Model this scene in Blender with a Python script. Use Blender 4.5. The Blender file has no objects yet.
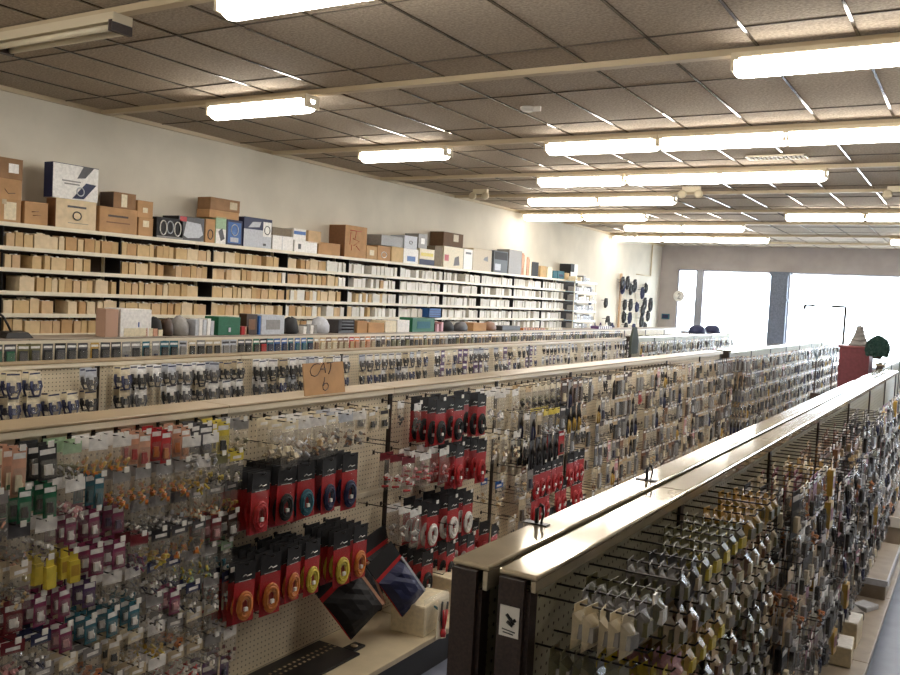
import bpy, math, random
from mathutils import Vector, Matrix, Euler
random.seed(7)
sc = bpy.context.scene
col = sc.collection
R = math.radians

# ---------------------------------------------------------------- camera
FPX = 879.5
yaw, pitch, roll = R(31.12), R(-2.79), R(3.02)
Fw = Vector((-math.sin(yaw)*math.cos(pitch), math.cos(yaw)*math.cos(pitch), math.sin(pitch)))
Rr = Vector((math.cos(yaw), math.sin(yaw), 0)); Up = Rr.cross(Fw)
Rt = Rr*math.cos(roll) + Up*math.sin(roll); Ut = -Rr*math.sin(roll) + Up*math.cos(roll)
M3 = Matrix((Rt, Ut, -Fw)).transposed()
CAM = Vector((0, 0, 2.0))
cd = bpy.data.cameras.new('camera'); cam = bpy.data.objects.new('camera', cd); col.objects.link(cam)
cam.matrix_world = Matrix.Translation(CAM) @ M3.to_4x4()
cd.sensor_width = 36; cd.lens = FPX/900*36; cd.clip_start = .05; cd.clip_end = 300
sc.camera = cam
# ---------------------------------------------------------------- world, exposure
w = bpy.data.worlds.new('sky'); sc.world = w; w.use_nodes = True
wn = w.node_tree.nodes['Background']; wn.inputs[0].default_value = (.78, .89, 1, 1); wn.inputs[1].default_value = 11.0
sc.view_settings.view_transform = 'Standard'; sc.view_settings.look = 'None'
sc.view_settings.gamma = 1; sc.view_settings.use_curve_mapping = False
sc.view_settings.exposure = .85
sc.cycles.transparent_max_bounces = 40
sc.cycles.max_bounces = 7
TUBE = 14.5

# measured photo positions turned into points on the real planes of the shop
def ray(px, py): return M3 @ Vector((px-450, -(py-337.5), -FPX))
def on_x(px, py, X): r = ray(px, py); return CAM + r*(X/r.x)
def on_z(px, py, Z): r = ray(px, py); return CAM + r*((Z-2)/r.z)
def on_y(px, py, Y): r = ray(px, py); return CAM + r*(Y/r.y)
def in_view(x, y, z, m_=25):      # does the photo's frame reach this point (goods far outside it are not built)
    c = M3.transposed() @ (Vector((x, y, z))-CAM)
    if c.z > -.2: return False
    u, v = 450+FPX*c.x/-c.z, 337.5-FPX*c.y/-c.z
    return -m_-20 < u < 900+m_ and v < 675+m_

# ---------------------------------------------------------------- materials
def lin(c): return tuple(((v/255)/12.92 if v/255 <= .04045 else ((v/255+.055)/1.055)**2.4) for v in c)
MC = {}
def mat(name, rgb, rough=.6, metal=0, noise=0, nscale=30, bump=0, bscale=60, emit=None, alpha=1, spec=.5, noise2=None, trans=0):
    if name in MC: return MC[name]
    m = bpy.data.materials.new(name); m.use_nodes = True; nt = m.node_tree
    p = nt.nodes['Principled BSDF']; c = (*lin(rgb), 1)
    p.inputs['Base Color'].default_value = c; p.inputs['Roughness'].default_value = rough
    p.inputs['Metallic'].default_value = metal; p.inputs['Alpha'].default_value = alpha
    p.inputs['Specular IOR Level'].default_value = spec
    if trans: p.inputs['Transmission Weight'].default_value = trans
    if emit: p.inputs['Emission Color'].default_value = (*emit[0], 1); p.inputs['Emission Strength'].default_value = emit[1]
    if noise or bump:
        tc = nt.nodes.new('ShaderNodeTexCoord')
    if noise:
        n = nt.nodes.new('ShaderNodeTexNoise'); n.inputs['Scale'].default_value = nscale; n.inputs['Detail'].default_value = 4
        nt.links.new(tc.outputs['Object'], n.inputs['Vector'])
        mx = nt.nodes.new('ShaderNodeMix'); mx.data_type = 'RGBA'
        mr = nt.nodes.new('ShaderNodeMapRange'); mr.inputs[1].default_value = .35; mr.inputs[2].default_value = .65
        nt.links.new(n.outputs[0], mr.inputs[0]); nt.links.new(mr.outputs[0], mx.inputs[0])
        a = tuple(v*(1-noise) for v in lin(rgb)); b = tuple(min(1, v*(1+noise)) for v in lin(rgb))
        if noise2: b = lin(noise2)
        mx.inputs[6].default_value = (*a, 1); mx.inputs[7].default_value = (*b, 1)
        nt.links.new(mx.outputs[2], p.inputs['Base Color'])
    if bump:
        n2 = nt.nodes.new('ShaderNodeTexNoise'); n2.inputs['Scale'].default_value = bscale
        nt.links.new(tc.outputs['Object'], n2.inputs['Vector'])
        bp = nt.nodes.new('ShaderNodeBump'); bp.inputs['Strength'].default_value = bump; bp.inputs['Distance'].default_value = .01
        nt.links.new(n2.outputs[0], bp.inputs['Height']); nt.links.new(bp.outputs[0], p.inputs['Normal'])
    MC[name] = m; return m

def peg_material(name, rgb, pitch_=.0254, hole=.0035, dark=(50, 40, 30)):
    m = bpy.data.materials.new(name); m.use_nodes = True; nt = m.node_tree; p = nt.nodes['Principled BSDF']
    p.inputs['Roughness'].default_value = .55
    tc = nt.nodes.new('ShaderNodeTexCoord'); sx = nt.nodes.new('ShaderNodeSeparateXYZ'); nt.links.new(tc.outputs['Object'], sx.inputs[0])
    def mth(op, a, b=None):
        n = nt.nodes.new('ShaderNodeMath'); n.operation = op
        for i, v in enumerate((a, b)):
            if v is None: continue
            if isinstance(v, (int, float)): n.inputs[i].default_value = v
            else: nt.links.new(v, n.inputs[i])
        return n.outputs[0]
    def cell(o): return mth('SUBTRACT', mth('FRACT', mth('DIVIDE', o, pitch_)), .5)
    cy, cz = cell(sx.outputs[1]), cell(sx.outputs[2])
    d = mth('SQRT', mth('ADD', mth('MULTIPLY', cy, cy), mth('MULTIPLY', cz, cz)))
    h = mth('LESS_THAN', d, hole/pitch_)
    n = nt.nodes.new('ShaderNodeTexNoise'); n.inputs['Scale'].default_value = 5; nt.links.new(tc.outputs['Object'], n.inputs['Vector'])
    m1 = nt.nodes.new('ShaderNodeMix'); m1.data_type = 'RGBA'; nt.links.new(n.outputs[0], m1.inputs[0])
    m1.inputs[6].default_value = (*[v*.88 for v in lin(rgb)], 1); m1.inputs[7].default_value = (*[min(1, v*1.1) for v in lin(rgb)], 1)
    m2 = nt.nodes.new('ShaderNodeMix'); m2.data_type = 'RGBA'; nt.links.new(h, m2.inputs[0]); nt.links.new(m1.outputs[2], m2.inputs[6])
    m2.inputs[7].default_value = (*lin(dark), 1); nt.links.new(m2.outputs[2], p.inputs['Base Color'])
    return m

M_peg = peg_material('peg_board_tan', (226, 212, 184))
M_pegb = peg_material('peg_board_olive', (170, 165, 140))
M_wall = mat('wall_paint', (208, 200, 184), .85, noise=.05, nscale=2.5, bump=.15, bscale=90)
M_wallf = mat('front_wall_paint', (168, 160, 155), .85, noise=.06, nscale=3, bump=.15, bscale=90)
M_tile = mat('ceiling_tile', (172, 157, 138), .95, noise=.22, nscale=55, bump=.6, bscale=70)
M_tbar = mat('ceiling_bar', (62, 52, 42), .1, 0, spec=.5)
M_tbar2 = mat('ceiling_bar_dull', (84, 74, 62), .7)
M_race = mat('raceway_paint', (196, 178, 146), .5)
M_floor = mat('vinyl_floor', (120, 124, 140), .35, noise=.12, nscale=6)
M_ground = mat('pavement', (190, 188, 182), .9, noise=.1, nscale=2)
M_cap = mat('cap_metal', (200, 186, 160), .09, .5, noise=.08, nscale=9)
M_capt = mat('cap_tan', (156, 136, 106), .35, .1, noise=.08, nscale=7)
M_rail = mat('rail_cream', (226, 214, 190), .35)
M_dark = mat('end_panel_brown', (52, 38, 32), .45, noise=.35, nscale=160)
M_black = mat('black_paint', (18, 16, 17), .4)
M_post = mat('post_dark', (48, 40, 34), .4, .3)
M_deck = mat('deck_beige', (190, 174, 144), .45, noise=.07, nscale=8)
M_deck2 = mat('deck_taupe', (150, 136, 120), .45, noise=.12, nscale=10)
M_shelf = mat('shelf_cream', (224, 214, 190), .4, noise=.04, nscale=6)
M_rback_shade = mat('rack_back_shade', (72, 58, 46), .8)  # shade between the shelves put into the panel's colour
M_hook = mat('hook_wire', (60, 54, 50), .3, .8)
M_tip = mat('white_tip', (240, 236, 228), .35)
M_lit = mat('lit_tube_glow', (255, 250, 240), .4, emit=((1, .95, .875), TUBE))
M_tube = mat('unlit_tube', (226, 214, 186), .3)
M_house = mat('light_housing', (214, 200, 172), .45)
M_film = mat('clear_film', (214, 208, 196), .14, alpha=.12, spec=.9)
M_bubble = mat('clear_blister', (210, 206, 196), .1, alpha=.14, spec=.9)
M_glass = mat('window_glass', (240, 248, 250), .03, alpha=.08, spec=.5)
M_pillar = mat('pillar_grey', (104, 112, 126), .6, noise=.25, nscale=45)
M_frame = mat('window_frame_metal', (150, 152, 160), .35, .6)
def carton(i): return mat('carton_%s' % 'abcdef'[i], [(206, 176, 128), (196, 164, 116), (214, 188, 146), (188, 150, 104), (218, 196, 160), (202, 170, 130)][i], .8, noise=.08, nscale=14)
M_white = mat('white_card', (236, 232, 224), .6)
M_cream = mat('cream_card', (226, 214, 186), .7)
PAL = dict(red=(176, 26, 30), darkred=(112, 26, 34), magenta=(128, 44, 80), purple=(84, 54, 98), navy=(28, 34, 72), blue=(40, 92, 160), teal=(40, 100, 114),
           green=(24, 100, 66), olive=(112, 108, 70), yellow=(216, 194, 70), mustard=(186, 148, 56), orange=(206, 122, 54), salmon=(200, 150, 122), tan=(198, 168, 122),
           brown=(122, 82, 50), darkbrown=(66, 46, 34), grey=(140, 136, 132), darkgrey=(70, 68, 70), white=(234, 230, 224), black=(22, 20, 22), cream=(222, 208, 176), silver=(188, 190, 196), pink=(206, 150, 152), lightgreen=(160, 186, 150), beige=(190, 172, 140))
WORD = dict(darkred='maroon', darkbrown='chocolate', darkgrey='charcoal', lightgreen='mint')
def wd(c): return WORD.get(c, c)
def P(c, rough=.5): return mat('plain_'+c, PAL[c], rough, noise=.1, nscale=40)

# ---------------------------------------------------------------- mesh builder
class MB:
    def __init__(s): s.v = []; s.f = []; s.m = []; s.mats = []; s.cur = 0; s.smooth = []
    def mat(s, m):
        if m not in s.mats: s.mats.append(m)
        s.cur = s.mats.index(m); return s
    def add(s, vs, fs, sm=False):
        o = len(s.v); s.v += [tuple(v) for v in vs]; s.f += [tuple(i+o for i in f) for f in fs]; s.m += [s.cur]*len(fs); s.smooth += [sm]*len(fs); return s
    def box(s, x0, x1, y0, y1, z0, z1, T=None):
        vs = [Vector((x, y, z)) for x in (x0, x1) for y in (y0, y1) for z in (z0, z1)]
        if T: vs = [T @ v for v in vs]
        return s.add(vs, [(0, 1, 3, 2), (4, 6, 7, 5), (0, 4, 5, 1), (2, 3, 7, 6), (0, 2, 6, 4), (1, 5, 7, 3)])
    def tube(s, pts, r, n=6, closed=False, sq=(1, 1)):
        pts = [Vector(p) for p in pts]; N = len(pts); vs = []
        for i, p in enumerate(pts):
            a = pts[(i-1) % N] if (closed or i > 0) else p; b = pts[(i+1) % N] if (closed or i < N-1) else p
            d = (b-a).normalized(); u = d.cross(Vector((0, 0, 1)) if abs(d.z) < .9 else Vector((1, 0, 0))).normalized(); v = d.cross(u)
            rr = r[i] if isinstance(r, (list, tuple)) else r
            for k in range(n):
                t = 2*math.pi*k/n; vs.append(p + u*rr*sq[0]*math.cos(t) + v*rr*sq[1]*math.sin(t))
        fs = []
        for i in range(N if closed else N-1):
            j = (i+1) % N
            for k in range(n): fs.append((i*n+k, i*n+(k+1) % n, j*n+(k+1) % n, j*n+k))
        if not closed: fs += [tuple(range(n))[::-1], tuple((N-1)*n+k for k in range(n))]
        return s.add(vs, fs, True)
    def lathe(s, prof, n=16, T=None):
        vs = []
        for r_, z in prof:
            for k in range(n): a = 2*math.pi*k/n; v = Vector((r_*math.cos(a), r_*math.sin(a), z)); vs.append(T @ v if T else v)
        fs = [(i*n+k, i*n+(k+1) % n, (i+1)*n+(k+1) % n, (i+1)*n+k) for i in range(len(prof)-1) for k in range(n)]
        fs += [tuple(range(n))[::-1], tuple((len(prof)-1)*n+k for k in range(n))]
        return s.add(vs, fs, True)
    def pillow(s, w_, h, t, ztop=0, nx=5, nz=7, rnd=None, x0=0):
        # closed plastic-bag shape hanging down from ztop, bulging towards +x
        rnd = rnd or random; vs = []; g = {}
        for side in (0, 1):
            for i in range(nx+1):
                for j in range(nz+1):
                    u, v = i/nx, j/nz; b = (math.sin(math.pi*u)**.6)*(math.sin(math.pi*min(1, v*.92+.08))**.6) if 0 < u < 1 and 0 < v < 1 else 0
                    jit = rnd.uniform(-.12, .12)*t if b else 0
                    x = x0 + (t*b+jit if side else -t*.12*b)
                    g[side, i, j] = len(vs); vs.append((x, (u-.5)*w_*(1-.05*math.sin(math.pi*v)), ztop-v*h))
        fs = []
        for i in range(nx):
            for j in range(nz):
                fs.append((g[1, i, j], g[1, i, j+1], g[1, i+1, j+1], g[1, i+1, j])); fs.append((g[0, i, j], g[0, i+1, j], g[0, i+1, j+1], g[0, i, j+1]))
        return s.add(vs, fs, False)
    def mesh(s, name):
        me = bpy.data.meshes.new(name); me.from_pydata(s.v, [], s.f); me.polygons.foreach_set('material_index', s.m); me.polygons.foreach_set('use_smooth', s.smooth)
        for m in s.mats: me.materials.append(m)
        me.update(); return me
    def build(s, name, parent=None, loc=(0, 0, 0), bevel=0):
        o = bpy.data.objects.new(name, s.mesh(name)); col.objects.link(o); o.location = loc
        if parent: o.parent = parent
        if bevel:
            b = o.modifiers.new('bevel', 'BEVEL'); b.width = bevel; b.segments = 2; b.limit_method = 'ANGLE'
        return o
def tag(o, label, cat, group=None):
    o['label'] = label; o['category'] = cat
    if group: o['group'] = group
    return o
def thing(name, label, cat, loc=(0, 0, 0), rz=0, group=None):
    o = bpy.data.objects.new(name, None); col.objects.link(o); o.location = loc; o.rotation_euler = (0, 0, rz); o.empty_display_size = .05
    return tag(o, label, cat, group)
def struct(o): o['kind'] = 'structure'; return o
ORD = ['first', 'second', 'third', 'fourth', 'fifth', 'sixth', 'seventh', 'eighth', 'ninth', 'tenth', 'eleventh', 'twelfth', 'thirteenth', 'fourteenth', 'fifteenth', 'sixteenth', 'seventeenth', 'eighteenth', 'nineteenth', 'twentieth']

# ---------------------------------------------------------------- room shell
XW, YF, H = -7.5, 23.2, 3.62
XR, YB = 6.5, -2.5
struct(MB().mat(M_floor).box(XW-.2, XR+.2, YB-.2, YF+.2, -.1, 0).build('floor'))
struct(MB().mat(M_tile).box(XW-.2, XR+.2, YB-.2, YF+.2, H, H+.1).build('ceiling'))
struct(MB().mat(M_wall).box(XW-.2, XW, YB-.2, YF+.2, 0, H).build('wall_left'))
struct(MB().mat(M_wall).box(XR, XR+.2, YB-.2, YF+.2, 0, H).build('wall_right'))
struct(MB().mat(M_wall).box(XW, XR, YB-.2, YB, 0, H).build('wall_back'))
struct(MB().mat(M_ground).box(-60, 60, YF+.3, 90, -.12, -.02).build('ground'))
TOPW = 3.0
W1, W2, W3 = (-7.03, -6.5), (-6.38, -4.62), (-4.22, 5.8)
m = MB().mat(M_wallf)
m.box(XW, XR, YF, YF+.2, TOPW, H); m.box(XW, W1[0], YF, YF+.2, 0, TOPW); m.box(W1[0], W2[0], YF, YF+.2, 0, 1.33)
m.box(W2[0], W3[1], YF, YF+.2, 0, .75); m.box(W3[1], XR, YF, YF+.2, .0, TOPW)
struct(m.build('wall_front'))
for n, (a, b), z0 in (('window_1', W1, 1.33), ('window_2', W2, .75), ('window_3', W3, .75)):
    f = MB().mat(M_frame)
    f.box(a, b, YF+.02, YF+.08, z0, z0+.04); f.box(a, b, YF+.02, YF+.08, TOPW-.04, TOPW); f.box(a, a+.04, YF+.02, YF+.08, z0, TOPW); f.box(b-.04, b, YF+.02, YF+.08, z0, TOPW)
    if n == 'window_3':
        for xx in (-.9, 2.4): f.box(xx, xx+.05, YF+.02, YF+.08, z0, TOPW)
    fo = struct(f.build(n))
    MB().mat(M_glass).box(a+.04, b-.04, YF+.045, YF+.05, z0+.04, TOPW-.04).build('window_pane', fo)
struct(MB().mat(M_frame).box(W1[1], W2[0], YF+.0, YF+.12, 1.33, TOPW).build('trim_mullion'))
m = MB().mat(M_pillar); m.box(W2[1], W3[0], YF-.12, YF+.2, 0, TOPW); m.box(W2[1]-.04, W3[0]+.05, YF-.16, YF+.2, TOPW-.09, TOPW); m.box(W2[1]-.03, W3[0]+.03, YF-.15, YF, 2.28, 2.32)
struct(m.build('pillar'))
# ceiling grid
g = MB().mat(M_tbar)
x = -.73-.565*12
while x < XR:
    g.box(x-.009, x+.009, YB, YF, H-.008, H+.001); x += .565
struct(g.build('trim_ceiling_bars'))
g = MB().mat(M_tbar2); y = 5.2-1.13*6
while y < YF:
    g.box(XW, XR, y-.005, y+.005, H-.0065, H+.001); y += 1.13
struct(g.build('trim_ceiling_cross_bars'))
g = MB().mat(M_race).box(XW, XW+.035, YB, YF, H-.04, H)
struct(g.build('trim_wall_angle'))
RY = [3.52, 5.62, 8.02, 10.25, 12.3, 14.62, 16.68, 19.37, 21.4]
g = MB().mat(M_race)
for y in RY: g.box(XW+.04, XR, y-.035, y+.035, H-.05, H-.009)
struct(g.build('trim_raceways'))
g = MB().mat(M_race)
g.tube([(XW+.03, 22.3, 2.75), (XW+.03, 22.3, H-.05)], .018); g.tube([(XW+.03, 21.2, 2.75), (XW+.03, 22.3, 2.75)], .014)
struct(g.build('trim_wall_conduit'))

# ---------------------------------------------------------------- fluorescent lights
rowname = ['first', 'second', 'third', 'fourth', 'fifth', 'sixth', 'seventh', 'eighth', 'ninth']
hm = MB().mat(M_house).box(-.57, .57, -.09, .09, .04, .085).box(-.575, -.555, -.085, .085, -.02, .085).box(.555, .575, -.085, .085, -.02, .085).mesh('housing')
prof = []
dm = MB().mat(M_lit)  # one glowing capsule shaped for the bloom of bare twin tubes
NS = 9
vs = []; ends = [(-.575, .35), (-.57, .7), (-.55, .92), (-.52, 1), (.52, 1), (.55, .92), (.57, .7), (.575, .35)]
for xx, sc_ in ends:
    for k in range(NS):
        a = math.pi*k/(NS-1); vs.append((xx, .092*sc_*math.cos(a), .05-.105*sc_*math.sin(a)))
fs = [(i*NS+k, i*NS+k+1, (i+1)*NS+k+1, (i+1)*NS+k) for i in range(len(ends)-1) for k in range(NS-1)]
fs += [tuple(range(NS)), tuple((len(ends)-1)*NS+k for k in range(NS))[::-1], tuple([i*NS for i in range(len(ends))]+[i*NS+NS-1 for i in range(len(ends)-1, -1, -1)])]
dm.add(vs, fs, True); dmesh = dm.mesh('tube_glow')
Ls = [(0, -3.10), (0, -1.95), (1, -5.4), (1, -.86), (1, .25), (1, 1.4), (2, -5.55), (2, -3.25), (2, -2.1), (2, -1.0), (2, .2), (2, 1.4),
      (3, -4.4), (3, -3.22), (3, -2.12), (4, -5.55), (4, -4.4), (5, -6.78), (5, -5.6), (5, -2.2), (5, -1.05), (5, .1), (6, -4.45), (6, -5.6),
      (7, -6.85), (7, -5.7), (7, -4.55), (7, -1.1), (7, .1), (3, .2), (3, 1.4)]
RY += [1.3, -.95]; rowname += ['added unseen nearer', 'added unseen rearmost']
Ls += [(9, -5.5), (9, -4.35), (10, -5.5), (10, -3.2)]  # lamps added out of view to brighten the foreground
cnt = {}
for r_, xx in sorted(Ls):
    k = cnt.get(r_, 0); cnt[r_] = k+1
    t = thing('ceiling_light', 'lit fluorescent light, %s from the long wall, %s ceiling row' % (ORD[k], rowname[r_]), 'ceiling light', (xx, RY[r_], H-.135), 0, 'lit ceiling lights')
    for n, me in (('housing', hm), ('tube_glow', dmesh)):
        o = bpy.data.objects.new(n, me); col.objects.link(o); o.parent = t
t = thing('ceiling_light', 'unlit fluorescent light with two bare cream tubes at the wall end', 'ceiling light', (-5.15, RY[0], H-.135))
MB().mat(M_house).box(-.62, .62, -.07, .07, .03, .085).build('housing', t)
for s in (-1, 1):
    MB().mat(M_tube).tube([(-.58, s*.05, 0), (.58, s*.05, 0)], .019, 10).build('tube', t)
    MB().mat(M_dark).box(s*.6-.015, s*.6+.015, -.075, .075, -.025, .04).build('socket', t)
# air vent, detector, emergency lights, hangers
t = thing('air_vent', 'slotted white air vent between the ceiling lights', 'vent', (-1.95, 9.6, H-.012))
MB().mat(M_house).box(-.3, .3, -.12, -.1, -.015, .002).box(-.3, .3, .1, .12, -.015, .002).box(-.3, -.28, -.12, .12, -.015, .002).box(.28, .3, -.12, .12, -.015, .002).build('frame', t)
v = MB().mat(M_white)
for i in range(13): v.box(-.27+.043*i, -.255+.043*i, -.1, .1, -.014, 0)
v.build('slats', t)
t = thing('smoke_detector', 'small white detector on the ceiling beside the long raceway', 'smoke detector', (-3.4, 6.7, H-.012))
MB().mat(M_white).lathe([(.045, -.035), (.06, -.02), (.065, 0)], 14).build('sensor', t)
MB().mat(M_white).box(.05, .12, -.012, .012, -.04, -.0).build('arm', t)
for i, (ex, ey, lb) in enumerate(((-3.45, 11.75, 'twin-head emergency lamp under the ceiling beside the fourth light row'), (-1.0, 12.05, 'twin-head emergency lamp near the raceway above the counters'), (-6.6, 11.6, 'small twin-head emergency lamp near the long wall'), (-6.7, 18.5, 'twin-head emergency lamp hanging near the front corner'))):
    t = thing('emergency_lamp', lb, 'lamp', (ex, ey, H-.012))
    MB().mat(M_cream).box(-.12, .12, -.03, .03, -.07, 0).build('housing', t)
    for s in (-1, 1):
        T = Matrix.Translation((s*.11, -.03, -.11)) @ Matrix.Rotation(R(75), 4, 'X')
        MB().mat(M_house).lathe([(.03, -.04), (.055, .0), (.058, .035), (.03, .036)], 12, T).build('lamp_head', t)

# ---------------------------------------------------------------- gondolas
def gondola(name, label, xf, y0, y1, ztop, posts, pegm, capm, back=.06, deck=.45, deckz=.2, deckm=M_deck, hdr=.035, postm=M_post, endm=None, capover=.02, first=None):
    t = thing(name, label, 'shelving', (xf-back/2, (y0+y1)/2, 0))
    ox, oy = xf-back/2, (y0+y1)/2
    def bx(n, mm, *b, bev=0):
        x0, x1, a, c, z0, z1 = b
        return MB().mat(mm).box(x0-ox, x1-ox, a-oy, c-oy, z0, z1).build(n, t, bevel=bev)
    ps = sorted(p for p in posts if y0 < p < y1)
    for p in [y0+.015]+ps+[y1-.015]:
        bx('upright', postm, xf-.008, xf+.009, p-.016, p+.016, 0, ztop-hdr)
    e = [y0]+ps+[y1]
    for a, c in zip(e[:-1], e[1:]):
        o = bx('peg_panel', pegm, xf-.02, xf, a+.005, c-.005, deckz, ztop-hdr+.002)
        bx('top_cap', capm, xf-back-capover, xf+capover+.012, a+.001, c-.001, ztop-.012, ztop, bev=.004)
        bx('header_rail', M_rail if capm is not M_cap else M_cap, xf+capover, xf+capover+.01, a+.001, c-.001, ztop-hdr, ztop-.0125)
        bx('panel_joint', M_rail, xf, xf+.004, a+.02, c-.02, .88, .905)
        bx('base_deck', deckm, xf, xf+deck, a+.002, c-.002, deckz-.03, deckz, bev=.004)
        bx('kick_plate', M_black, xf+deck-.06, xf+deck-.04, a, c, 0, deckz-.03)
    bx('end_panel', endm or M_post, xf-back, xf+.0, y0-.012, y0, 0, ztop-.012)
    bx('end_panel', endm or M_post, xf-back, xf+.0, y1, y1+.012, 0, ztop-.012)
    bx('back_panel', endm or M_post, xf-back, xf-.021, y0, y1, .02, ztop-.012)
    return t
PC = [1.51+1.255*i for i in range(0, 9)]
XC = -2.8
gondola('pegboard_gondola', 'long tan pegboard gondola carrying the handwritten cardboard sign', XC, .7, 11.25, 1.47, PC, M_peg, M_capt, back=.14, deckz=.2)
XC2 = -2.74
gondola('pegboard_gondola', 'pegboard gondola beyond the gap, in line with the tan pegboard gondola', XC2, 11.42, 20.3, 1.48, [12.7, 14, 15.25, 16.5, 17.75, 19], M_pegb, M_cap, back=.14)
XD = -4.85
PD = [3.66+1.26*i-1.26*2 for i in range(0, 12)]
gondola('pegboard_gondola', 'tan pegboard gondola hung with looped cables behind the handwritten sign', XD, 1.6, 13.4, 1.46, PD, M_peg, M_capt, back=.1)
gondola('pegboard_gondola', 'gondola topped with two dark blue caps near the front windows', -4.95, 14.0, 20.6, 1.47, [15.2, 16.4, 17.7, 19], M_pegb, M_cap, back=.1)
XE = -5.95
gondola('pegboard_gondola', 'gondola with loose goods on its top shelf facing the wall rack', XE, 2.6, 20.2, 1.515, [3.9+1.25*i for i in range(0, 13)], M_peg, M_deck2, back=.36, capover=.0, endm=M_deck2)
# centre pair, back to back
XB = -.715
BP = [2.52, 3.77, 5.02, 6.27, 7.52, 8.77]
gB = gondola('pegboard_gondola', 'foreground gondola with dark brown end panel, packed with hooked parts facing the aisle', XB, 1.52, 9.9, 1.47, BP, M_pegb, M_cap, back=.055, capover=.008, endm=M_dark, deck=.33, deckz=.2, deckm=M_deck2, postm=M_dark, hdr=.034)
gB2 = gondola('pegboard_gondola', 'back-to-back twin of the foreground gondola, on the sign side', -.81, 1.5, 9.9, 1.475, BP, M_pegb, M_cap, back=.055, capover=.008, endm=M_dark, deck=.0301, deckz=.2, postm=M_dark, hdr=.05)
gondola('pegboard_gondola', 'gondola after the foreground one, its cap shining by the red counter', -.93, 10.9, 17.5, 1.47, [12.1, 13.35, 14.6, 15.8], M_pegb, M_cap, back=.06, endm=M_dark, deckm=M_deck2)
# end-panel sticker
t = thing('emblem_sticker', 'white rectangular sticker with a dark emblem on the dark end panel', 'sticker', (-.742, 1.5065, 1.375))
T0 = 1.5065
MB().mat(M_white).box(-.021, .021, -.0008, .0006, -.03, .03).build('paper', t)
e = MB().mat(M_black)
for (a, b) in (((-.006, .014), (.004, .004)), ((.002, .008), (.010, -.004)), ((-.004, .0), (.008, -.007)), ((.008, .002), (.014, .006)), ((-.014, -.016), (.014, -.019)), ((-.012, -.022), (.010, -.024))):
    e.tube([(a[0], -.0012, a[1]), (b[0], -.0012, b[1])], .0035 if a[1] > -.01 else .0012, 5)
e.build('emblem', t)
# clips on the cap
cm = MB().mat(M_black).box(-.03, .03, -.012, .012, 0, .003).mesh('clip_base')
for i, (cx, cy, lb) in enumerate(((-.86, 1.86, 'small black sign clip on the foreground gondola cap beside the end panel'), (-.83, 2.56, 'small black sign clip standing where the first cap piece ends'))):
    t = thing('sign_clip', lb, 'clip', (cx, cy, 1.4752))
    o = bpy.data.objects.new('clip_base', cm); col.objects.link(o); o.parent = t
    MB().mat(M_black).tube([(0, 0, 0), (0, 0, .035), (.006, .004, .046), (.012, .006, .04)], .005, 6).build('stem', t)
    MB().mat(M_hook).tube([(.012, 0, .003), (.016, .002, .025), (.012, .006, .04)], .003, 6).build('spring', t)

# ---------------------------------------------------------------- wall rack
XS = -7.2
SZ = [2.42, 2.215, 2.03, 1.83, 1.635, 1.455, 1.2, .9, .55, .15]
ry0, ry1 = 2.0, 16.3
t = thing('storage_rack', 'long cream steel wall rack filled with rows of small cartons', 'shelving', ((XW+XS)/2, 9, 0)); ox, oy = (XW+XS)/2, 9
for i, z in enumerate(SZ):
    MB().mat(M_shelf).box(XW+.03-ox, XS-ox, ry0-oy, ry1-oy, z-.012, z).box(XS-.012-ox, XS-ox+.001, ry0-oy, ry1-oy, z-.032, z+.004).build('shelf_board', t)
rackp = []
y = 3.27
while y < ry1+.1: rackp.append(y); y += 1.2
rackp[-1] = min(rackp[-1], ry1)
for p in [ry0+.02]+rackp:
    MB().mat(M_shelf).box(XW+.02-ox, XW+.06-ox, p-.015-oy, p+.015-oy, 0, 2.42).build('upright', t)
    MB().mat(M_black).box(XW+.06-ox, XS-.013-ox, p-.002-oy, p+.002-oy, .15, 2.4).build('divider', t)
MB().mat(M_rback_shade).box(XW+.005-ox, XW+.02-ox, ry0-oy, ry1-oy, .1, 2.42).build('back_panel', t)
XS2 = -7.02
t2 = thing('storage_rack', 'short pale blue-white wall rack ending the long rack', 'shelving', ((XW+XS2)/2, 16.9, 0))
for z in SZ:
    z = z-.02
    MB().mat(mat('shelf_pale', (206, 222, 232), .35)).box(XW+.03+7.26, XS2+7.26, -.52, .62, z-.012, z).box(XS2+7.26-.012, XS2+7.261, -.52, .62, z-.03, z+.004).build('shelf_board', t2)
for p in (-.52, .61): MB().mat(M_shelf).box(XW+.02+7.26, XW+.05+7.26, p, p+.02, 0, 2.42).box(XS2+7.26-.03, XS2+7.26-.012, p, p+.02, 0, 2.4).build('upright', t2)
MB().mat(M_rback_shade).box(XW+.005+7.26, XW+.02+7.26, -.52, .62, .1, 2.4).build('back_panel', t2)

def bin_mesh(wd_, ht, m1, m2, rnd, d=.2):
    b = MB().mat(m1); t_ = .003; w2 = wd_/2
    b.box(-t_, 0, -w2, w2, 0, ht); b.box(-d, -d+t_, -w2, w2, 0, ht+.01); b.box(-d, 0, -w2, -w2+t_, 0, ht); b.box(-d, 0, w2-t_, w2, 0, ht); b.box(-d, 0, -w2, w2, 0, t_)
    b.mat(m2); y = -w2+.006
    while y < w2-.014:
        ww = rnd.uniform(.01, .03); T = Matrix.Translation((-.02-rnd.random()*.03, y+ww/2, ht*.5)) @ Matrix.Rotation(rnd.uniform(-.2, .2), 4, 'X') @ Matrix.Rotation(rnd.uniform(-.3, .3), 4, 'Y')
        b.box(-.012, .006, -ww/2, ww/2, -.02, ht*.5+rnd.uniform(-.004, .016), T); y += ww+.002
    return b.mesh('parts_carton')
rb = random.Random(3)
WS = [.065, .08, .095, .12, .15]
binm = {}
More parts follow.
